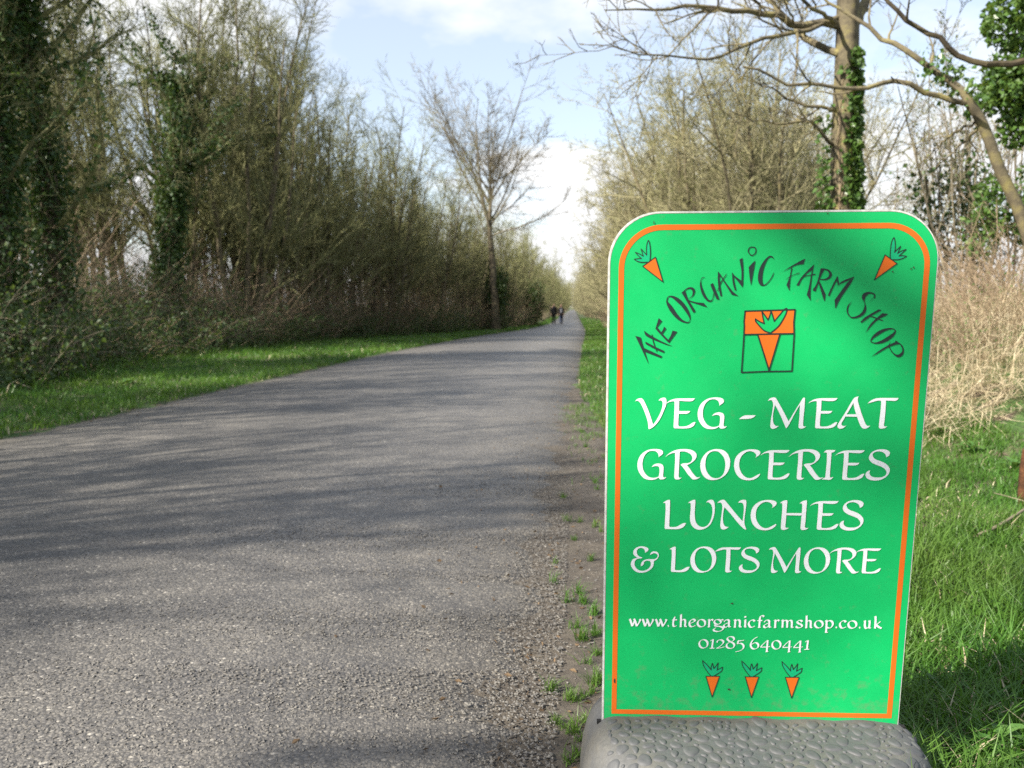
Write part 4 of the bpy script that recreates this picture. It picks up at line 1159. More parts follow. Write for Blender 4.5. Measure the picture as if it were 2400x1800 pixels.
# left hedge, in view: dense front rows
for (x, y, i, sc) in ((-12.2, 18.0, 1, 1.0), (-11.6, 22.5, 3, 1.15), (-14.2, 24, 1, 1.1), (-10.6, 25.0, 3, 1.2), (-12.8, 28, 3, 1.25), (-16.5, 27, 1, 1.15), (-11.2, 16.0, 3, .95), (-14.8, 30, 3, 1.2)):
    place(PL, i, x, y, rt.uniform(0, 6.28), sc, 1.0, *zone('L', y))
Y = 24.0
while Y < 62:
    for row in range(2):
        xh = float(interp(HEDL, Y)) - 0.9 - 1.7 * row + rt.uniform(-0.5, 0.5)
        i = rt.choice([0, 1, 2, 3])
        hgt = np.interp(Y, [15, 28, 36, 45, 60], [1.1, 1.14, 0.97, 0.84, 0.74])
        place(PL, i, xh, Y + rt.uniform(-0.5, 0.5), rt.uniform(0, 6.28), hgt * rt.uniform(0.85, 1.1), 1.0, *zone('L', Y))
    Y += np.interp(Y, [15, 25, 60], [1.9, 1.75, 2.3])
while Y < 430:
    xh = float(interp(HEDL, Y)) - np.interp(Y, [60, 150], [1.2, -0.1]) + rt.uniform(-0.5, 0.5)
    place(PL, rt.choice([0, 1, 2, 3]), xh, Y, rt.uniform(0, 6.28), rt.uniform(0.78, 1.0) * np.interp(Y, [60, 150, 430], [1, 1.1, 1.3]), 1.0, *zone('L', Y))
    Y += np.interp(Y, [60, 150, 430], [3.0, 6.0, 16])
# left, beyond the frame edge and behind the viewer: thinner, they throw the stripes across the road
for (x, y, i, sc) in ((-9.6, 12.0, 1, 1.0), (-9.8, 9.0, 3, 1.0), (-8.2, 6.3, 1, 1.0), (-7.4, 1.1, 1, 0.85), (-9.8, 0.2, 3, 0.85), (-8.8, 3.9, 2, 1.1), (-10.5, -8.2, 1, 0.8), (-8.0, -13, 3, 1.0)):
    place(PL, i, x, y, rt.uniform(0, 6.28), sc, 1.0, *zone('L', y))
# right hedge
for (x, y, i, sc) in ((6.4, 20.5, 1, 1.1), (5.7, 23.5, 0, 1.15), (7.9, 23.0, 1, 1.2), (9.2, 25.5, 0, 1.15), (6.2, 27.5, 1, 1.2), (10.2, 27.5, 3, 1.0), (11.6, 30.5, 1, 0.95)):
    place(PR, i, x, y, rt.uniform(0, 6.28), sc, 1.0, *zone('R', y))
Y = 31.0
while Y < 430:
    for row in range(2 if Y < 70 else 1):
        xh = float(interp(HEDR, Y)) + np.interp(Y, [60, 150], [1.3, 0.1]) + 2.2 * row + rt.uniform(-0.5, 0.5)
        sc = np.interp(Y, [31, 45, 80, 430], [1.1, 1.0, 0.85, 0.85]) * rt.uniform(0.88, 1.1)
        if Y > 80: sc *= 1.18
        place(PR, rt.choice([0, 0, 1, 1, 2, 3]), xh, Y + rt.uniform(-0.6, 0.6), rt.uniform(0, 6.28), sc, 1.0, *zone('R', Y))
    Y += np.interp(Y, [31, 60, 150, 430], [2.2, 3.0, 6.0, 16])

for k, (dx_, Yb) in enumerate(((-6, 455), (-2.5, 440), (0.5, 450), (3, 436), (6, 460), (9, 445))):
    place(PR, k % 4, float(interp(HEDL, Yb)) + 3 + dx_, Yb, k * 1.3, 1.3, 1.0, 'distant bare tree closing the far end of the road', 'trees at the far end of the road')
# the tall bare tree that stands out of the left hedge ---------------------------
c = tree_core(42, 1, 12.6, 0.20, 0.0, 0.02, 24, 15, 11, ratio=(0.54, 0.36, 0.42), ang=(46, 42, 42), up=(0.015, 0.09, 0.05, 0.02), wob=(0.06, 0.09, 0.13, 0.14), t1=0.54, twr=0.0066, r1k=0.010, tipw=0.1)
ASH = make_tree('ash_tree', (-0.9, 44.0, gz1(-0.9, 44)), c, (M_TRUNK, M_TWIG_G, M_BUD), 'tall bare tree with a rounded airy crown standing above the left hedgerow', 'tree')

ASH.scale = (1.2, 1.2, 1.12)

# ivy-clad trees on the left --------------------------------------------------------
ivy_specs = [
    (51, at(18, 780, 12.2), 9.5, 0.17, 11500, 0.12, 0.85, 10, 0.078, 'dark tree smothered in ivy at the left edge beside the road'),
    (52, at(135, 760, 14.0), 9.5, 0.19, 9500, 0.12, 0.70, 10, 0.078, 'ivy covered tree with a thick trunk, second from the left edge'),
    (53, at(378, 800, 21.0), 11.0, 0.20, 12000, 0.12, 0.80, 11, 0.088, 'ivy covered trunk rising between bare trees left of the road'),
    (54, at(592, 790, 26.0), 10.5, 0.17, 11000, 0.10, 0.62, 7, 0.085, 'slim dark ivy wrapped trunk in the middle of the left hedgerow')]
for (sd, p, hgt, rad, nl, r0, r1, zmax, sz, lab) in ivy_specs:
    c = tree_core(sd, 1, hgt, rad, 0.0, 0.05, 20, 12, 8, ratio=(0.36, 0.42, 0.45), ang=(52, 45, 42), t1=0.25, twr=0.005, wob=(0.05, 0.1, 0.14, 0.16))
    pth = np.concatenate([c[2][:, :13], c[2][:, :13], c[2][:, :13]])
    mbv = ivy_on(pth, nl, r0, r1, zmax, sz, sd + 100)
    br = c[3][(c[3][:, 0, 2] < zmax * 0.95)]
    side = ivy_on(br, nl // 3, 0.03, 0.40, zmax, sz, sd + 200, 0.15)
    for vv, ff in zip([np.concatenate(side.v)], [side.f]):
        mbv.add(vv, np.concatenate(ff[(3, 0)]), 0)
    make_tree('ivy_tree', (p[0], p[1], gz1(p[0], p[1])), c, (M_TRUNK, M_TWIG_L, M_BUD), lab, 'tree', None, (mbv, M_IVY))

# dark evergreen bushes low in the left hedge
def bush(seed, n, rx, rz, size):
    rng = np.random.default_rng(seed)
    mb = MB(); st = MB()
    a = rng.uniform(0, 6.28, 14)
    P = np.stack([0.2 * np.cos(a), 0.2 * np.sin(a), np.full(14, -0.1)], -1)
    D = unit(np.stack([np.cos(a) * 0.7, np.sin(a) * 0.7, np.ones(14)], -1))
    tubes(st, grow(P, D, np.full(14, rz * 1.5), 6, 0.15, 0.05, rng), np.linspace(0.03, 0.008, 6)[None].repeat(14, 0), 5)
    d = unit(rng.normal(size=(n, 3)))
    lump = 0.68 + 0.42 * np.sin(4 * d[:, 0] + 5 * d[:, 2] + seed) * np.sin(5 * d[:, 1] - 4 * d[:, 2])
    r = rng.uniform(0.35, 1, n) ** 0.5 * lump
    Pp = d * r[:, None] * np.array([rx, rx, rz]) + np.array([0, 0, rz * 0.95])
    Pp = Pp[Pp[:, 2] > 0]
    kites(mb, Pp, unit(unit(Pp - np.array([0, 0, rz])) + 0.8 * rng.normal(size=Pp.shape)), size * rng.uniform(0.6, 1.3, len(Pp)), rng, 0, 0.6, 0.15)
    return st, mb
for (px, Yb, rx, rz, lab, sd) in ((1160, 44.5, 0.8, 2.0, 'dark green evergreen bush at the foot of the tall bare tree', 61), (1250, 59, 1.0, 1.9, 'dark green bush in the left hedgerow beside the two walkers', 62)):
    st, lf_ = bush(sd, 3600, rx, rz, 0.15)
    p = at(px, 760, Yb)
    r = empty('evergreen_bush', (p[0], Yb, gz1(p[0], Yb)), lab, 'bush')
    link('stem', st.mesh('stem', [M_TRUNK]), r)
    c = link('foliage', lf_.mesh('foliage', [M_BLEAF]), r); c['kind'] = 'stuff'

# ------------------------------------------------------------------ undergrowth
def bramble(seed, n, ln, leafn, lsize, spread=0.9, arch=-0.16, leafy=True):
    rng = np.random.default_rng(seed)
    st = MB(); lf_ = MB()
    a = rng.uniform(0, 6.28, n); r = spread * np.sqrt(rng.uniform(0, 1, n))
    P = np.stack([r * np.cos(a), r * np.sin(a), np.full(n, -0.08)], -1)
    b_ = a + rng.normal(0, 1.0, n)
    D = unit(np.stack([0.5 * np.cos(b_), 0.5 * np.sin(b_), np.ones(n)], -1))
    Ln = ln * rng.uniform(0.5, 1.2, n)
    p = grow(P, D, Ln, 9, 0.13, arch * 0.75, rng)
    p[:, :, 2] = np.maximum(p[:, :, 2], -0.1)
    rr_ = rng.uniform(0.003, 0.0065, n)
    tubes(st, p, rr_[:, None] * np.linspace(1, 0.5, 9), 4)
    c = spawn(p, Ln, rr_, 0.5, 3, 0.2, 0.95, 50, 18, 0.32, rng)
    p2 = grow(c[0], c[1], c[2], 4, 0.15, -0.05, rng)
    tubes(st, p2, (c[3] * 0.6)[:, None] * np.linspace(1, 0.5, 4), 3)
    if leafn:
        allp = np.concatenate([p.reshape(-1, 3), p2.reshape(-1, 3)])
        s_ = allp[rng.integers(0, len(allp), leafn)] + rng.normal(0, 0.05, (leafn, 3))
        kites(lf_, s_, unit(rng.normal(size=(leafn, 3)) + np.array([0, 0, 0.2])), lsize * rng.uniform(0.5, 1.3, leafn), rng, 0, 0.8, 0.15)
    return st, lf_
BLAB = 'tangle of bramble stems and dark leaves at the foot of the left hedgerow'
bram = []
for k, (n, ln, lfn, ls) in enumerate(((64, 1.4, 2300, 0.065), (70, 1.2, 2400, 0.06), (66, 1.7, 1100, 0.055))):
    st, lf_ = bramble(70 + k, n, ln, lfn, ls)
    r = empty('bramble', (0, 0, -50), BLAB, 'bramble', 'brambles under the left hedgerow')
    a_ = link('stem', st.mesh('stem', [(M_TWIG_G, M_BRAMBLE, M_TWIG_G)[k]]), r)
    b_ = link('leaves', lf_.mesh('leaves', [M_BLEAF]), r); b_['kind'] = 'stuff'
    add_parts(r, a_, b_); bram.append(r)
st, lf_ = bramble(75, 90, 1.9, 0, 0.05, 1.0, -0.10)
rb = empty('bramble', (0, 0, -50), 'bare dry bramble stems arching over the dead grass on the right bank', 'bramble', 'dry brambles on the right bank')
lf2 = MB()
kites(lf2, np.random.default_rng(3).normal(0, 0.5, (160, 3)) * np.array([1, 1, 0.4]) + np.array([0, 0, 0.4]), unit(np.random.default_rng(4).normal(size=(160, 3))), np.full(160, 0.05), np.random.default_rng(5))
b_ = link('leaves', lf2.mesh('leaves', [M_WEED]), rb); b_['kind'] = 'stuff'
add_parts(rb, link('stem', st.mesh('stem', [M_BRAMBLE]), rb), b_)
thick = []
for k, (n, ln, lfn) in enumerate(((95, 2.3, 500), (80, 2.9, 400))):
    st, lf_ = bramble(170 + k, n, ln, lfn, 0.05, 0.8, -0.05)
    r = empty('thicket', (0, 0, -50), 'dry brown thicket of tangled stems filling the foot of the left hedgerow', 'thicket', 'thickets under the left hedgerow')
    a_ = link('stem', st.mesh('stem', [M_BRAMBLE]), r)
    b_ = link('leaves', lf_.mesh('leaves', [M_BLEAF]), r); b_['kind'] = 'stuff'
    add_parts(r, a_, b_); thick.append(r)
Y = 12.0
while Y < 66:
    for row in range(3 if Y > 21 else 1):
        place(thick, rt.choice([0, 1]), float(interp(HEDL, Y)) - (0.5 if Y > 21 else 1.6) - 1.5 * row + rt.uniform(-0.3, 0.3), Y + rt.uniform(-0.4, 0.4), rt.uniform(0, 6.28), rt.uniform(0.85, 1.25))
    Y += np.interp(Y, [12, 21, 30, 66], [2.0, 1.3, 1.6, 2.8])
Y = 9.0
while Y < 58:
    for row in range(3 if Y < 30 else 2):
        x = float(interp(HEDL, Y)) - 0.35 - 1.15 * row + rt.uniform(-0.4, 0.4)
        if Y > 24 and row != 0: continue
        place(bram, rt.choice([0, 1, 2]), x, Y + rt.uniform(-0.4, 0.4), rt.uniform(0, 6.28), rt.uniform(0.8, 1.25))
    Y += np.interp(Y, [9, 30, 58], [1.15, 1.6, 3.2])
for (px, Yb, s_) in ((2190, 8.6, .5), (2290, 8.8, .6), (2390, 8.2, .6), (2340, 7.4, .45), (2460, 7.6, .7), (2240, 10.4, .7), (2400, 10.2, .8), (2230, 7.2, .5), (2310, 6.8, .45), (2170, 7.6, .45)):
    p = at(px, 760, Yb)
    place([rb], 0, p[0], Yb, rt.uniform(0, 6.28), s_)
for Yb in (14, 16.5, 19, 23, 28, 34, 41, 50):
    place([rb], 0, float(interp(HEDR, Yb)) + 0.5, Yb, rt.uniform(0, 6.28), rt.uniform(0.8, 1.1), label='dry brown brambles at the foot of the right hedgerow', group='dry brambles under the right hedgerow')

# ivy and leaf litter covering the left bank
mb = MB()
n = 26000
Yc = 9 + 34 * RNG.uniform(0, 1, n) ** 1.3
Xc = interp(HEDL, Yc) - RNG.uniform(-0.75, 4.5, n)
kites(mb, np.stack([Xc, Yc, ground_z(Xc, Yc) + RNG.uniform(0.0, 0.22, n)], -1), unit(RNG.normal(size=(n, 3)) * np.array([1, 1, 0.5]) + np.array([0, 0, 0.3])), 0.085 * RNG.uniform(0.5, 1.3, n), RNG, 0, 0.8, 0.12)
tag(link('ivy_ground_cover', mb.mesh('ivy_ground_cover', [M_BLEAF])), 'dark ivy and weeds carpeting the bank under the left hedgerow', 'ground cover', kind='stuff')
# field grass beyond the left hedge
mb = MB()
n = 9000
Yc = RNG.uniform(13, 34, n); Xc = interp(HEDL, Yc) - RNG.uniform(3.5, 9, n)
blades(mb, np.stack([Xc, Yc, ground_z(Xc, Yc)], -1), RNG.uniform(0.15, 0.35, n), RNG.uniform(0.02, 0.04, n), RNG, 0.5, 0.5)
tag(link('grass', mb.mesh('field_grass', [M_GRASS])), 'bright green field grass seen through the gaps in the left hedgerow', 'grass', kind='stuff')

# dead grass on the right bank
mb = MB()
n = 24000
Yc = 5.7 + 5.0 * RNG.uniform(0, 1, n) ** 1.2
Xc = interp(HEDR, Yc) + 0.02 + 3.2 * RNG.uniform(0, 1, n)
kp = RNG.uniform(0, 1, n) < 0.10 + 0.85 * patchy(Xc, Yc, 0.9)
Xc, Yc = Xc[kp], Yc[kp]; n = len(Xc)
a = RNG.normal(3.9, 1.1, n)
D = unit(np.stack([np.cos(a), np.sin(a), RNG.normal(0.12, 0.42, n)], -1))
P = np.stack([Xc, Yc, ground_z(Xc, Yc) + 0.30 * RNG.uniform(0, 1, n) ** 1.5 * (0.4 + patchy(Xc, Yc, 1.3))], -1)
ln = RNG.uniform(0.12, 0.5, n)
path = grow(P, D, ln, 4, 0.14, -0.07, RNG)
sd = unit(np.cross(D, [0, 0, 1.0]) + 0.3 * RNG.normal(size=(n, 3)))
wd = RNG.uniform(0.0025, 0.006, n)[:, None]
v = np.concatenate([path + sd[:, None] * wd[:, None] * 0.5 * np.array([1, 1, .8, .2])[:, None], path - sd[:, None] * wd[:, None] * 0.5 * np.array([1, 1, .8, .2])[:, None]], 1)
k8 = np.arange(n)[:, None] * 8
mb.add(v, np.concatenate([k8 + np.array([i_, i_ + 1, i_ + 5, i_ + 4]) for i_ in range(3)]))
n = 2600
Yc = RNG.uniform(5.9, 10.5, n); Xc = interp(HEDR, Yc) + RNG.uniform(0.1, 3.2, n)
blades(mb, np.stack([Xc, Yc, ground_z(Xc, Yc) - 0.01], -1), RNG.uniform(0.3, 0.75, n), RNG.uniform(0.003, 0.006, n), RNG, 0.7, 0.6)
n = 5000
Yc = RNG.uniform(10, 60, n); Xc = interp(HEDR, Yc) + RNG.uniform(-0.1, 1.2, n)
blades(mb, np.stack([Xc, Yc, ground_z(Xc, Yc) - 0.01], -1), RNG.uniform(0.2, 0.5, n), RNG.uniform(0.012, 0.02, n), RNG, 0.8, 0.8, 0, np.array([-0.5, -0.3, 0]))
tag(link('dead_grass', mb.mesh('dead_grass', [M_STRAW])), 'pale straw coloured dead grass flopped over the right bank', 'dead grass', kind='stuff')

# ------------------------------------------------------------------ near tree on the right
def px_path(pts, Y, dY=0.0):
    k = len(pts)
    return np.array([at(x, y, Y + dY * i / max(k - 1, 1)) for i, (x, y) in enumerate(pts)])
def resample(P, n):
    d = np.r_[0, np.cumsum(np.linalg.norm(np.diff(P, axis=0), axis=1))]
    t_ = np.linspace(0, d[-1], n)
    S = smooth(P, [False] * len(P), False, 8)
    ds = np.r_[0, np.cumsum(np.linalg.norm(np.diff(S, axis=0), axis=1))]
    return np.stack([np.interp(np.linspace(0, ds[-1], n), ds, S[:, j]) for j in range(3)], -1)
def limb_tree(limbs, root, rng, twig_k=(5, 5), twr=0.0045, len_r=0.30):
    """limbs: (points, r0, r1); adds side twigs of two orders"""
    mb = MB()
    for P, r0, r1 in limbs:
        q_ = resample(np.asarray(P), 16) - root
        q_[1:-1] += rng.normal(0, 0.012, (14, 3))
        tubes(mb, q_[None], np.linspace(r0 * 0.78, r1 * 0.8, 16)[None], 8)
        Ln = np.array([np.linalg.norm(np.diff(q_, axis=0), axis=1).sum()])
        k1 = max(3, int(Ln[0] * twig_k[0]))
        c = spawn(q_[None], Ln, np.array([r0]), 1 - r1 / r0, k1, 0.12, 1.0, 50, 15, len_r, rng, 0.5)
        p1 = grow(c[0], c[1], np.minimum(c[2], 1.6), 6, 0.13, 0.03, rng)
        rr_ = np.minimum(c[3] * 0.4, 0.012) + 0.002
        tubes(mb, p1, rr_[:, None] * np.linspace(1, 0.4, 6), 5)
        c2 = spawn(p1, np.minimum(c[2], 1.6), rr_, 0.6, twig_k[1], 0.15, 1.0, 45, 14, 0.45, rng)
        p2 = grow(c2[0], c2[1], c2[2], 4, 0.15, 0.03, rng)
        tubes(mb, p2, np.full((len(p2), 1), twr) * np.linspace(1, 0.5, 4), 4)
        c3 = spawn(p2, c2[2], np.full(len(p2), twr), 0.5, 2, 0.3, 1.0, 42, 14, 0.5, rng)
        p3 = grow(c3[0], c3[1], c3[2], 3, 0.15, 0.03, rng)
        tubes(mb, p3, np.full((len(p3), 1), twr * 0.7) * np.linspace(1, 0.5, 3), 3)
    return mb
YT = 9.5
tb = at(1982, 760, YT)
troot = np.array([tb[0], YT, gz1(tb[0], YT)])
rng = np.random.default_rng(77)
tp = np.array([at(1978, 905, YT), at(1980, 700, YT), at(1979, 500, YT), at(1978, 330, YT), at(1985, 150, YT), at(1988, 20, YT), at(1992, -160, YT), at(1990, -420, YT), at(1985, -700, YT)])
tq = resample(tp, 40) - troot
tz = np.linspace(0, 1, 40)
tm = MB()
trad = 0.168 * (1 - 0.5 * tz) ; trad[:8] *= np.linspace(1.3, 1.0, 8)
# fluted trunk
B_, S_ = 40, 18
ang = np.arange(S_) / S_ * 6.2832
fl = 1 + 0.07 * np.sin(ang * 3 + 0.6) + 0.05 * np.sin(ang * 5 + 2) + 0.03 * np.sin(ang * 2)
ring = tq[:, None] + (trad[:, None] * fl)[..., None] * np.stack([np.cos(ang), np.sin(ang), np.zeros(S_)], -1)
idx = np.arange(B_ * S_).reshape(B_, S_)
tm.add(ring, np.stack([idx[:-1], np.roll(idx[:-1], -1, 1), np.roll(idx[1:], -1, 1), idx[1:]], -1).reshape(-1, 4))
limbs = [
    (px_path([(1965, 60), (1870, 57), (1844, 44), (1778, 25), (1705, 19), (1664, 13), (1563, 20), (1521, 24), (1458, 22), (1417, 24)], YT, -1.0), 0.062, 0.006),
    (px_path([(1965, 125), (1901, 101), (1868, 70), (1840, 40), (1800, 0), (1760, -60), (1700, -120)], YT, 0.8), 0.055, 0.012),
    (px_path([(1965, 260), (1942, 253), (1885, 247), (1850, 237), (1835, 226), (1794, 199), (1743, 177)], YT, -0.3), 0.030, 0.006),
    (px_path([(1960, 340), (1936, 329), (1911, 294), (1898, 282), (1876, 288), (1813, 291), (1775, 282), (1733, 269), (1711, 259)], YT, -0.6), 0.028, 0.006),
    (px_path([(1965, 40), (1879, 74), (1822, 89), (1759, 101), (1708, 123), (1658, 139), (1604, 136), (1559, 131), (1490, 123), (1452, 114), (1430, 104)], YT, -1.4), 0.036, 0.005),
    (px_path([(1995, 80), (2012, 35), (2030, 0), (2050, -90), (2090, -220)], YT, 0.5), 0.085, 0.03),
    (px_path([(1985, -60), (1900, -160), (1800, -230), (1650, -300)], YT, 1.0), 0.07, 0.01),
    (px_path([(1990, -200), (2100, -320), (2200, -420), (2300, -470)], YT, 1.0), 0.07, 0.01),
    (px_path([(1988, -400), (1900, -520), (1850, -680)], YT, -0.5), 0.06, 0.01),
    (px_path([(1985, -680), (2040, -820), (2080, -960)], YT, 0.3), 0.06, 0.01),
    (px_path([(1965, 55), (1930, 35), (1890, 10), (1840, -20), (1780, -40)], YT, -1.2), 0.035, 0.008),
]
cm = limb_tree(limbs, troot, rng, (5.0, 5), 0.005)
root = empty('roadside_tree', troot, 'large bare tree with ivy climbing its trunk standing behind the green sign', 'tree')
link('trunk', tm.mesh('trunk', [M_LICHEN], True), root)
link('crown', cm.mesh('crown', [M_LICHEN], False), root)
# ivy on the shaded side of the trunk and round its foot
rng = np.random.default_rng(78)
iv = MB()
n = 3800
zz = rng.uniform(0.6, 3.9, n)
phi = rng.normal(-0.95, 0.50, n)
kk = rng.uniform(0, 1, n)
low = zz < 1.55
phi = np.where(low, rng.uniform(-3.2, 0.4, n), phi)
lft = (rng.uniform(0, 1, n) < 0.16) & (zz > 1.2) & (zz < 3.3)
phi = np.where(lft, rng.normal(-3.0, 0.25, n), phi)
zrel = zz - troot[2]
cx = np.interp(zrel, tq[:, 2], tq[:, 0]); cy = np.interp(zrel, tq[:, 2], tq[:, 1]); cr2 = np.interp(zrel, tq[:, 2], trad)
rr_ = cr2 * 1.0 + rng.uniform(0.005, 0.035, n) + np.where(low, rng.uniform(0, 0.07, n), 0) + np.where(lft, rng.uniform(0, 0.14, n), 0)
d = np.stack([np.cos(phi), np.sin(phi), np.zeros(n)], -1)
keep = rng.uniform(0, 1, n) < np.clip(1.25 - 0.28 * (zz - 0.6), 0.12, 1)
P = np.stack([cx + rr_ * d[:, 0], cy + rr_ * d[:, 1], zrel], -1)[keep]
kites(iv, P, unit(d[keep] * 0.5 + rng.normal(size=P.shape) * 0.5 + np.array([0, 0, -0.8])), 0.066 * rng.uniform(0.45, 1.4, len(P)), rng, 0, 0.95, 0.1)
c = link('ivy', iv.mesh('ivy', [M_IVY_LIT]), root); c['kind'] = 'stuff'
# climbing ivy stems
vs = MB()
for k in range(9):
    ph = rng.uniform(-3.0, -0.2); n = 22
    z_ = np.linspace(0.0, rng.uniform(2.2, 3.6), n)
    ph_ = ph + np.cumsum(rng.normal(0, 0.09, n))
    c_ = np.stack([np.interp(z_, tq[:, 2], tq[:, 0]), np.interp(z_, tq[:, 2], tq[:, 1]), z_], -1)
    R_ = np.interp(z_, tq[:, 2], trad) * 1.06 + 0.004
    p = c_ + np.stack([R_ * np.cos(ph_), R_ * np.sin(ph_), np.zeros(n)], -1)
    tubes(vs, p[None], np.linspace(0.010, 0.003, n)[None], 5)
link('ivy_stem', vs.mesh('ivy_stem', [M_BRAMBLE], True), root)

# leaning tree at the right edge
YL = 7.6
c6 = lambda pts: [(1700 + x / 3.16, y / 3.16) for x, y in pts]
lroot_p = at(2475, 860, YL)
lroot = np.array([lroot_p[0], YL, gz1(lroot_p[0], YL)])
main = c6([(2450, 2600), (2330, 2050), (2210, 1660), (2150, 1500), (2030, 1250), (1950, 1030), (1880, 870), (1790, 740)])
limbs = [
    (px_path(c6([(1800, 755), (1660, 580), (1540, 510), (1400, 430), (1290, 350), (1170, 270), (1040, 190), (900, 100), (750, 0), (600, -80)]), YL, 0.6), 0.045, 0.012),
    (px_path(c6([(1800, 765), (1600, 710), (1420, 660), (1300, 620), (1190, 595), (1100, 630), (950, 650), (800, 650), (620, 640), (480, 620), (390, 590), (280, 550), (130, 495)]), YL, -0.2), 0.036, 0.012),
    (px_path(c6([(1870, 960), (1750, 1060), (1640, 1180), (1500, 1300)]), YL, 0.8), 0.016, 0.005),
    (px_path(c6([(1840, 910), (1720, 960), (1600, 1060), (1500, 1160), (1400, 1250)]), YL, 1.0), 0.016, 0.005)]
rng = np.random.default_rng(79)
lm = limb_tree(limbs, lroot, rng, (2.2, 3), 0.0035)
tm2 = MB()
mq = resample(px_path(main, YL), 30) - lroot
tubes(tm2, mq[None], np.linspace(0.062, 0.044, 30)[None], 14)
root = empty('leaning_tree', lroot, 'slender pale tree leaning in from the right edge over the bank', 'tree')
link('trunk', tm2.mesh('trunk', [M_LICHEN], True), root)
link('crown', lm.mesh('crown', [M_LICHEN], False), root)
lv = MB()
for (cx_, cy_, n, s_) in ((1560, 510, 60, .16), (1660, 560, 60, .17), (1760, 690, 90, .16), (1830, 790, 30, .12)):
    p = at(1700 + cx_ / 3.16, cy_ / 3.16, YL + 0.1) - lroot
    kites(lv, p + rng.normal(0, s_ * 0.55, (n, 3)), unit(rng.normal(size=(n, 3)) + np.array([0, 0, -0.4])), 0.055 * rng.uniform(0.6, 1.3, n), rng, 0, 0.9, 0.12)
c = link('ivy', lv.mesh('ivy', [M_IVY_LIT]), root); c['kind'] = 'stuff'

# ivy tree at the right edge with a dark limb sweeping over
YI = 8.6
ip = at(2450, 860, YI)
iroot = np.array([ip[0], YI, gz1(ip[0], YI)])
rng = np.random.default_rng(81)
limbs = [(px_path(c6([(2420, 380), (2212, 450), (2100, 470), (1950, 490), (1800, 450), (1700, 380), (1570, 290), (1430, 190), (1250, 70), (1190, 0), (1150, -60)]), YI - 1.6, 0.2), 0.040, 0.020),
         (px_path([(2450, 60), (2380, -60), (2280, -180), (2180, -260)], YI, 0.5), 0.05, 0.01),
         (px_path([(2455, 20), (2520, -160), (2560, -300)], YI, 0.5), 0.05, 0.01)]
lm = limb_tree(limbs, iroot, rng, (1.6, 3), 0.0035)
tm3 = MB()
tq3 = resample(np.array([at(2450, 900, YI), at(2452, 600, YI), at(2448, 300, YI), at(2455, 0, YI), at(2450, -300, YI)]), 20) - iroot
tubes(tm3, tq3[None], np.linspace(0.16, 0.06, 20)[None], 12)
root = empty('ivy_tree', iroot, 'bright ivy covered tree at the top right corner with a dark sweeping limb', 'tree')
link('trunk', tm3.mesh('trunk', [M_TRUNK], True), root)
link('crown', lm.mesh('crown', [M_DARKB], False), root)
iv = MB()
for (cx_, cy_, n, sx, sz) in ((2395, 40, 1500, .34, .30), (2440, 140, 900, .28, .25), (2385, 190, 900, .30, .22), (2350, 225, 600, .25, .16), (2440, 280, 800, .28, .22), (2390, 300, 350, .18, .2), (2420, -80, 1500, .4, .35), (2455, 420, 600, .25, .3), (2345, 160, 150, .16, .12), (2410, 520, 500, .22, .22), (2300, 545, 240, .20, .25), (2330, 470, 300, .18, .25)):
    p = at(cx_, cy_, YI + 0.2) - iroot
    q_ = rng.normal(0, 1, (n, 3)); q_ = q_ / np.maximum(1, np.linalg.norm(q_, axis=1, keepdims=True) / 1.5)
    kites(iv, p + q_ * np.array([sx, sx, sz]) * 0.7, unit(rng.normal(size=(n, 3)) + np.array([-0.3, -0.3, -0.3])), 0.062 * rng.uniform(0.6, 1.3, n), rng, 0, 0.9, 0.12)
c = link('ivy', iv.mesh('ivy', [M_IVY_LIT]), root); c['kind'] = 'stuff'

# thin saplings beyond the right bank
sap = []
for k in range(3):
    c = tree_core(90 + k, 3, 3.6, 0.014, 0.25, 0.12, 8, 4, 3, ratio=(0.32, 0.42, 0.5), ang=(36, 40, 42), t1=0.2, twr=0.0028, wob=(0.05, 0.1, 0.14, 0.16), buds=260, budsize=0.03)
    sap.append(make_tree('sapling', (0, 0, -50), c, (M_TWIG_G, M_TWIG_G, M_BUD), 'thin bare sapling standing on the bank right of the green sign', 'sapling', 'saplings on the right bank'))
for (px, Yb, s_) in ((2085, 12, .75), (2165, 11.5, .9), (2220, 10.2, .8), (2255, 11, 1.0), (2275, 9.6, .9), (2320, 10.5, 1.05), (2385, 10.3, 1.1), (2110, 15, 1.0), (2290, 13, 1.2), (2360, 12.5, 1.2)):
    p = at(px, 760, Yb)
    place(sap, rt.choice([0, 1, 2]), p[0], Yb, rt.uniform(0, 6.28), s_)
# small ivy clumped stem behind the bank
rng = np.random.default_rng(95)
YS = 10.5
for (px, ytop, ybot, n, lab) in ((2180, 420, 640, 420, 'short stem with a dark ivy clump just right of the sign top'), (2275, 395, 650, 900, 'ivy wrapped stem on the bank near the right edge')):
    pb = at(px, 700, YS); pt = at(px - 10, ytop, YS)
    rt_ = np.array([pb[0], YS, gz1(pb[0], YS)])
    st = MB()
    P = resample(np.array([rt_ - [0, 0, .2], (rt_ + pt) / 2 + [0.06, 0, 0], pt]), 12) - rt_
    tubes(st, P[None], np.linspace(0.05, 0.02, 12)[None], 7)
    iv = MB()
    k = rng.integers(5, 12, n)
    kites(iv, P[k] + rng.normal(0, 1, (n, 3)) * np.array([.16, .16, .14]), unit(rng.normal(size=(n, 3)) + np.array([0, 0, -0.4])), 0.062 * rng.uniform(0.6, 1.3, n), rng, 0, 0.9, 0.12)
    r = empty('ivy_clump', rt_, lab, 'ivy')
    link('stem', st.mesh('stem', [M_TRUNK], True), r)
    c = link('foliage', iv.mesh('foliage', [M_IVY]), r); c['kind'] = 'stuff'

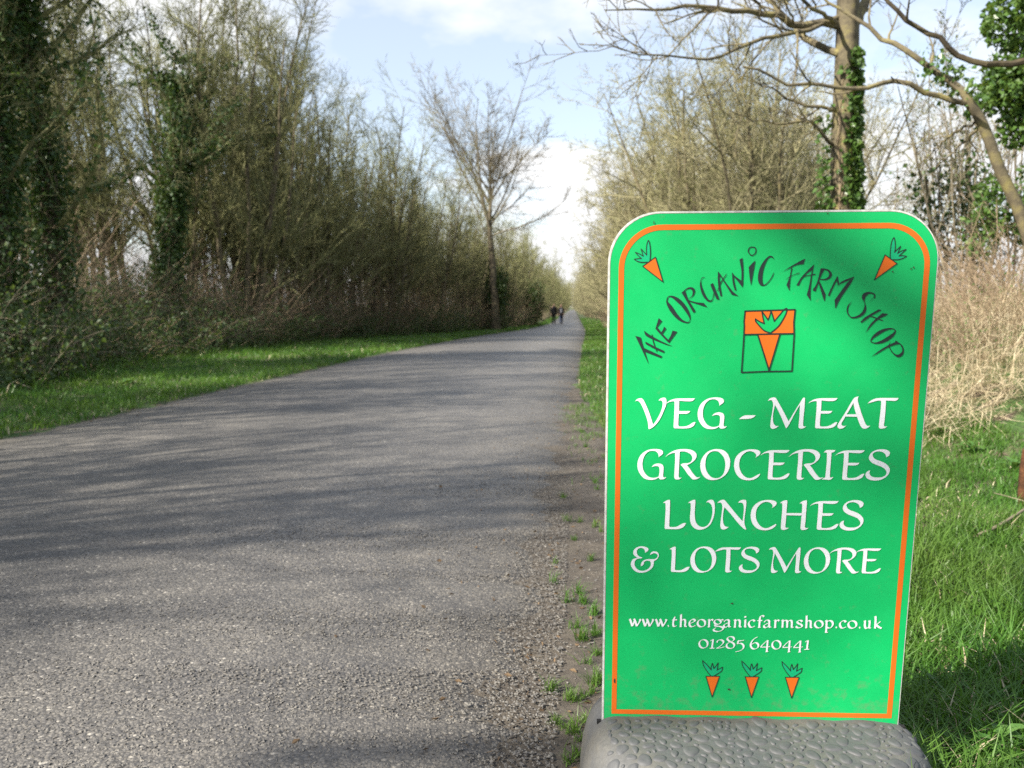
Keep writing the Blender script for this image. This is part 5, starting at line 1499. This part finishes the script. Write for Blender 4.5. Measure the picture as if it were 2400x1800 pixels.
# tree beside the road behind the viewer: its limbs throw the soft bands across the sign
sv = np.array(SUNV)
def up_sun(px, py, T):
    return at(px, py, 1.54) + sv * T
A1, B1 = up_sun(1850, 520, 14.5), up_sun(2200, 790, 14.5)
A2, B2 = up_sun(1400, 1290, 13.8), up_sun(2100, 1060, 13.8)
A3, B3 = up_sun(1500, 1560, 13.0), up_sun(1800, 1400, 13.0)
oroot = np.array([B1[0] - 0.2, B1[1] - 1.2, 0.0]); oroot[2] = gz1(oroot[0], oroot[1])
dA = B1 - A1
limbs = [(np.array([A1 + dA * 2.6, A1 + dA * 1.2, A1, A1 - dA * 2.0, A1 - dA * 4.5 + [0, 0, .6]]), 0.095, 0.05),
         (np.array([A2 - (B2 - A2) * 1.6, A2, B2, B2 + (B2 - A2) * 1.8]), 0.06, 0.03),
         (np.array([A3 - (B3 - A3) * 2, A3, B3, B3 + (B3 - A3) * 4]), 0.04, 0.02)]
rng = np.random.default_rng(200)
om = limb_tree(limbs, oroot, rng, (0.5, 2), 0.004)
ot = MB()
oq = resample(np.array([oroot - [0, 0, .2], oroot + [0.1, 0.4, 3.5], A1 + dA * 2.6 - [0, 0, 1.2], A1 + dA * 2.5]), 24) - oroot
tubes(ot, oq[None], np.linspace(0.22, 0.11, 24)[None], 12)
root = empty('roadside_tree', oroot, 'bare forked tree beside the road behind the viewpoint', 'tree')
link('trunk', ot.mesh('trunk', [M_TRUNK], True), root)
link('crown', om.mesh('crown', [M_LICHEN], False), root)

# ------------------------------------------------------------------ small things on the verges
def stick(name, pts, r0, r1, mat, lab, cat='branch', group=None):
    P = np.array(pts, float); c0 = P.mean(0)
    mb = MB(); q_ = resample(P, 10) - c0
    tubes(mb, q_[None], np.linspace(r0, r1, 10)[None], 6)
    o = link(name, mb.mesh(name, [mat], True)); o.location = c0
    return tag(o, lab, cat, group)
M_PALE = bark_mat('pale_wood', (0.32, 0.25, 0.16), (0.45, 0.37, 0.25), (0.55, 0.47, 0.34), 9, 0)
def gp(px, py, dz):
    x, y = px_ground(px, py); return (x, y, gz1(x, y) + dz)
stick('fallen_branch', [gp(-30, 885, .22), gp(20, 900, .14), gp(70, 918, .05)], .018, .008, M_PALE, 'pale broken branch lying in the grass at the left edge')
stick('fallen_branch', [at(0, 795, 11.5), at(22, 770, 11.6), at(45, 748, 11.7)], .02, .014, M_PALE, 'pale leaning stick against the dark ivy at the left edge')
stick('fallen_branch', [at(40, 855, 11.0), at(58, 842, 11.2), at(75, 830, 11.4)], .014, .010, M_PALE, 'short pale stick in the brambles low at the left')
stick('fallen_branch', [at(90, 838, 11.3), at(103, 855, 11.1), at(108, 885, 11.0), at(109, 905, 11.0)], .007, .006, M_PALE, 'thin arching dead stem bending down to the left grass')
stick('fallen_branch', [gp(2290, 1272, .05), gp(2340, 1262, .07), gp(2420, 1240, .12)], .008, .005, M_TWIG_G, 'grey stick lying in the grass right of the sign')
stick('fallen_branch', [gp(2330, 1165, .06), gp(2365, 1178, .07), gp(2400, 1190, .07)], .0025, .002, M_TWIG_G, 'thin straw coloured stem in the grass near the right edge')
# broken stump by the right edge
p = at(2402, 1150, 5.0)
mb = MB()
n = 10; a = np.arange(n) / n * 6.2832
rows = []
x0, y0 = px_ground(2402, 1170)
for k, (z_, r_) in enumerate(((-0.05, 0.034), (0.06, 0.031), (0.17, 0.030), (0.26, 0.026))):
    zj = z_ + (0.05 * np.sin(a * 2 + 1) + 0.025 * np.sin(a * 5)) * (k == 3)
    rows.append(np.stack([r_ * (1 + .12 * np.sin(3 * a)) * np.cos(a), r_ * (1 + .12 * np.sin(3 * a)) * np.sin(a), zj], -1))
R_ = np.array(rows); idx = np.arange(4 * n).reshape(4, n)
mb.add(R_, np.stack([idx[:-1], np.roll(idx[:-1], -1, 1), np.roll(idx[1:], -1, 1), idx[1:]], -1).reshape(-1, 4))
mb.add(np.vstack([R_[-1], [[0, 0, 0.22]]]), [(i, (i + 1) % n, n) for i in range(n)])
o = link('wooden_stake', mb.mesh('wooden_stake', [bark_mat('rotten_wood', (0.025, 0.012, 0.007), (0.07, 0.03, 0.014), (0.14, 0.06, 0.025), 12, 0.6)], True))
o.location = (x0, y0, gz1(x0, y0))
tag(o, 'broken reddish brown wooden stake in the grass at the right edge', 'stake')

# broad-leaved weeds in the right-hand grass
def weed(px, py, n, size, lab, seed):
    x, y = px_ground(px, py)
    r = empty('weed', (x, y, gz1(x, y)), lab, 'weed')
    rr_ = random.Random(seed)
    for k in range(n):
        mb = MB()
        S = size * rr_.uniform(0.7, 1.2); W = S * rr_.uniform(0.28, 0.4)
        tt = np.linspace(0, 1, 7)
        wd = W * np.sin(np.pi * np.clip(tt * 0.92 + 0.06, 0, 1)) ** 0.8 * (1 + 0.25 * (np.arange(7) % 2))
        zc = S * (0.75 * tt - 0.62 * tt ** 2); xc = S * tt * 0.85
        v = np.concatenate([np.stack([xc, wd / 2, zc + 0.12 * wd], -1), np.stack([xc, np.zeros(7), zc], -1), np.stack([xc, -wd / 2, zc + 0.12 * wd], -1)])
        f = [(i, i + 7, i + 8, i + 1) for i in range(6)] + [(i + 7, i + 14, i + 15, i + 8) for i in range(6)]
        mb.add(v, f)
        o = link('leaf', mb.mesh('leaf', [M_WEED], True), r)
        o.rotation_euler = (0, rr_.uniform(-0.5, 0.1), k * 6.28 / n + rr_.uniform(-0.4, 0.4))
        o.location = (0, 0, 0.01 + 0.05 * rr_.random())
weed(2265, 1790, 9, 0.055, 'leafy weed in the grass at the lower right corner', 1)
weed(2345, 1785, 8, 0.06, 'broad leaved weed at the bottom right edge of the grass', 2)
weed(2205, 1045, 9, 0.11, 'bright broad leaved weed where the grass meets the straw beside the sign', 3)
weed(2275, 1075, 8, 0.12, 'clump of green leaves below the straw bank, right of the sign', 4)
weed(2375, 1110, 9, 0.11, 'green leafy weed beside the broken stake', 5)
weed(300, 905, 10, 0.14, 'tall tufted weed in the left grass verge', 6)

# ------------------------------------------------------------------ walkers
def skin_obj(name, J, E_, mat, parent, sub=2):
    me = bpy.data.meshes.new(name)
    keys = list(J)
    me.from_pydata([J[k][:3] for k in keys], [(keys.index(a), keys.index(b_)) for a, b_ in E_], [])
    o = bpy.data.objects.new(name, me); COL.objects.link(o)
    md = o.modifiers.new('skin', 'SKIN'); md.use_smooth_shade = True
    for k, sv in zip(keys, me.skin_vertices[0].data):
        r_ = J[k][3]; sv.radius = r_ if isinstance(r_, tuple) else (r_, r_)
    me.skin_vertices[0].data[0].use_root = True
    o.modifiers.new('sub', 'SUBSURF').levels = sub
    o.modifiers['sub'].render_levels = sub
    dg = bpy.context.evaluated_depsgraph_get()
    ev_ = o.evaluated_get(dg)
    nm = bpy.data.meshes.new_from_object(ev_)
    bpy.data.objects.remove(o)
    nm.materials.clear(); nm.materials.append(mat)
    for p_ in nm.polygons: p_.use_smooth = True
    return link(name, nm, parent)
M_SKIN = plain('skin', (0.45, 0.27, 0.20), 0.6)
def person(loc, h, lab, coat, trous, hair, shirt, stride, female):
    r = empty('person', loc, lab, 'person')
    s_ = h / 1.75
    sw = 0.15 if female else 0.18
    J = {'pel': (0, 0, .95, (.13, .10)), 'chest': (0, 0, 1.25, (.15, .11)), 'neck0': (0, 0, 1.45, .07), 'neck1': (0, -.01, 1.51, .05), 'head0': (0, -.02, 1.60, (.086, .095)), 'head1': (0, -.02, 1.70, (.086, .098)), 'nose': (0, -.115, 1.645, .012)}
    E_ = [('pel', 'chest'), ('chest', 'neck0'), ('neck0', 'neck1'), ('neck1', 'head0'), ('head0', 'head1'), ('head0', 'nose')]
    for sd, nm in ((-1, 'l'), (1, 'r')):
        st = stride * sd
        J.update({nm + 'hip': (sd * .09, 0, .90, .085), nm + 'kn': (sd * .09, -.10 * st - .02, .50, .058), nm + 'an': (sd * .085, -.22 * st, .09, .04), nm + 'to': (sd * .095, -.22 * st - .15, .03, .035),
                  nm + 'sh': (sd * sw, 0, 1.41, .058), nm + 'el': (sd * (sw + .06), .05 * st, 1.14, .043), nm + 'wr': (sd * (sw + .07), .12 * st - .07, .90, .030), nm + 'pa': (sd * (sw + .065), .12 * st - .09, .83, (.018, .036))})
        E_ += [('pel', nm + 'hip'), (nm + 'hip', nm + 'kn'), (nm + 'kn', nm + 'an'), (nm + 'an', nm + 'to'), ('neck0', nm + 'sh'), (nm + 'sh', nm + 'el'), (nm + 'el', nm + 'wr'), (nm + 'wr', nm + 'pa')]
        px_, py_, pz_ = J[nm + 'pa'][:3]
        for k in range(4):
            fy = -.030 + .020 * k; l_ = (.070, .082, .076, .058)[k]
            J[nm + 'f%da' % k] = (px_, py_ + fy, pz_ - .05, .0095); J[nm + 'f%db' % k] = (px_ - sd * .012, py_ + fy, pz_ - .05 - l_ * .6, .0075)
            E_ += [(nm + 'pa', nm + 'f%da' % k), (nm + 'f%da' % k, nm + 'f%db' % k)]
        J[nm + 'th'] = (px_ - sd * .005, py_ - .055, pz_ - .02, .010); J[nm + 'th2'] = (px_ - sd * .015, py_ - .065, pz_ - .055, .008)
        E_ += [(nm + 'pa', nm + 'th'), (nm + 'th', nm + 'th2')]
    skin_obj('body', J, E_, M_SKIN, r)
    def rings(mb, rows, k=16):
        a = np.arange(k) / k * 6.2832
        v = np.array([[(cx_ + rx_ * math.cos(q_), cy_ + ry_ * math.sin(q_), z_) for q_ in a] for (cx_, cy_, z_, rx_, ry_) in rows])
        idx = np.arange(len(rows) * k).reshape(-1, k)
        mb.add(v, np.stack([idx[:-1], np.roll(idx[:-1], -1, 1), np.roll(idx[1:], -1, 1), idx[1:]], -1).reshape(-1, 4))
    cm_ = MB()
    hem = .72 if female else .80
    rings(cm_, [(0, 0, hem, .235 if female else .20, .17), (0, 0, .92, .205, .16), (0, 0, 1.10, .185 if female else .20, .15), (0, 0, 1.28, .20 if female else .225, .155), (0, 0, 1.40, .19 if female else .21, .13), (0, 0, 1.47, .12, .10), (0, -.005, 1.52, .075, .075)])
    for nm in 'lr':
        P = np.array([J[nm + 'sh'][:3], J[nm + 'el'][:3], J[nm + 'wr'][:3]]); P[0] += [0, 0, -.02]
        tubes(cm_, resample(P, 9)[None], np.linspace(.085, .052, 9)[None], 10)
    link('coat', cm_.mesh('coat', [plain('coat_cloth', coat, 0.9)], True), r)
    tm_ = MB()
    rings(tm_, [(0, 0, .78, .165, .125), (0, 0, .90, .17, .13), (0, 0, 1.0, .15, .12)])
    for nm in 'lr':
        P = np.array([J[nm + 'hip'][:3], J[nm + 'kn'][:3], J[nm + 'an'][:3]])
        tubes(tm_, resample(P, 9)[None], np.array([.112, .108, .10, .09, .08, .076, .07, .066, .062])[None], 10)
    link('trousers', tm_.mesh('trousers', [plain('trouser_cloth', trous, 0.9)], True), r)
    for nm in 'lr':
        a_ = J[nm + 'an']; b_ = J[nm + 'to']
        skin_obj('shoe', {'a': (a_[0], a_[1] + .04, .055, .07), 'b': (b_[0], b_[1] - .03, .045, .062)}, [('a', 'b')], plain('shoe_leather', (.015, .015, .018), .6), r)
    hj = {'a': (0, .0, 1.735, (.105, .105)), 'b': (0, .055, 1.60, (.10, .065))}
    he = [('a', 'b')]
    if female:
        hj['c'] = (0, .07, 1.42, (.10, .045)); he.append(('b', 'c'))
    skin_obj('hair', hj, he, plain('hair', hair, .7), r)
    if shirt:
        skin_obj('shirt', {'a': (0, -.12, 1.38, (.06, .04)), 'b': (0, -.135, 1.15, (.085, .045)), 'c': (0, -.13, .97, (.085, .045))}, [('a', 'b'), ('b', 'c')], plain('shirt_cloth', shirt, .85), r)
    r.scale = (s_, s_, s_)
    return r
p1 = at(1298, 760, 68.5); p2 = at(1315, 760, 68.0)
person((p1[0], 68.5, float(road_z(np.array(p1[0]), np.array(68.5)))), 1.72, 'person in all black clothes walking up the road beside another', (.010, .010, .012), (.010, .011, .013), (.015, .012, .010), None, 0.7, False)
person((p2[0], 68.0, float(road_z(np.array(p2[0]), np.array(68.0)))), 1.62, 'person in an open dark coat, pale top and blue jeans walking on the road', (.016, .013, .014), (.022, .035, .075), (.05, .03, .02), (.42, .42, .45), -0.6, True)
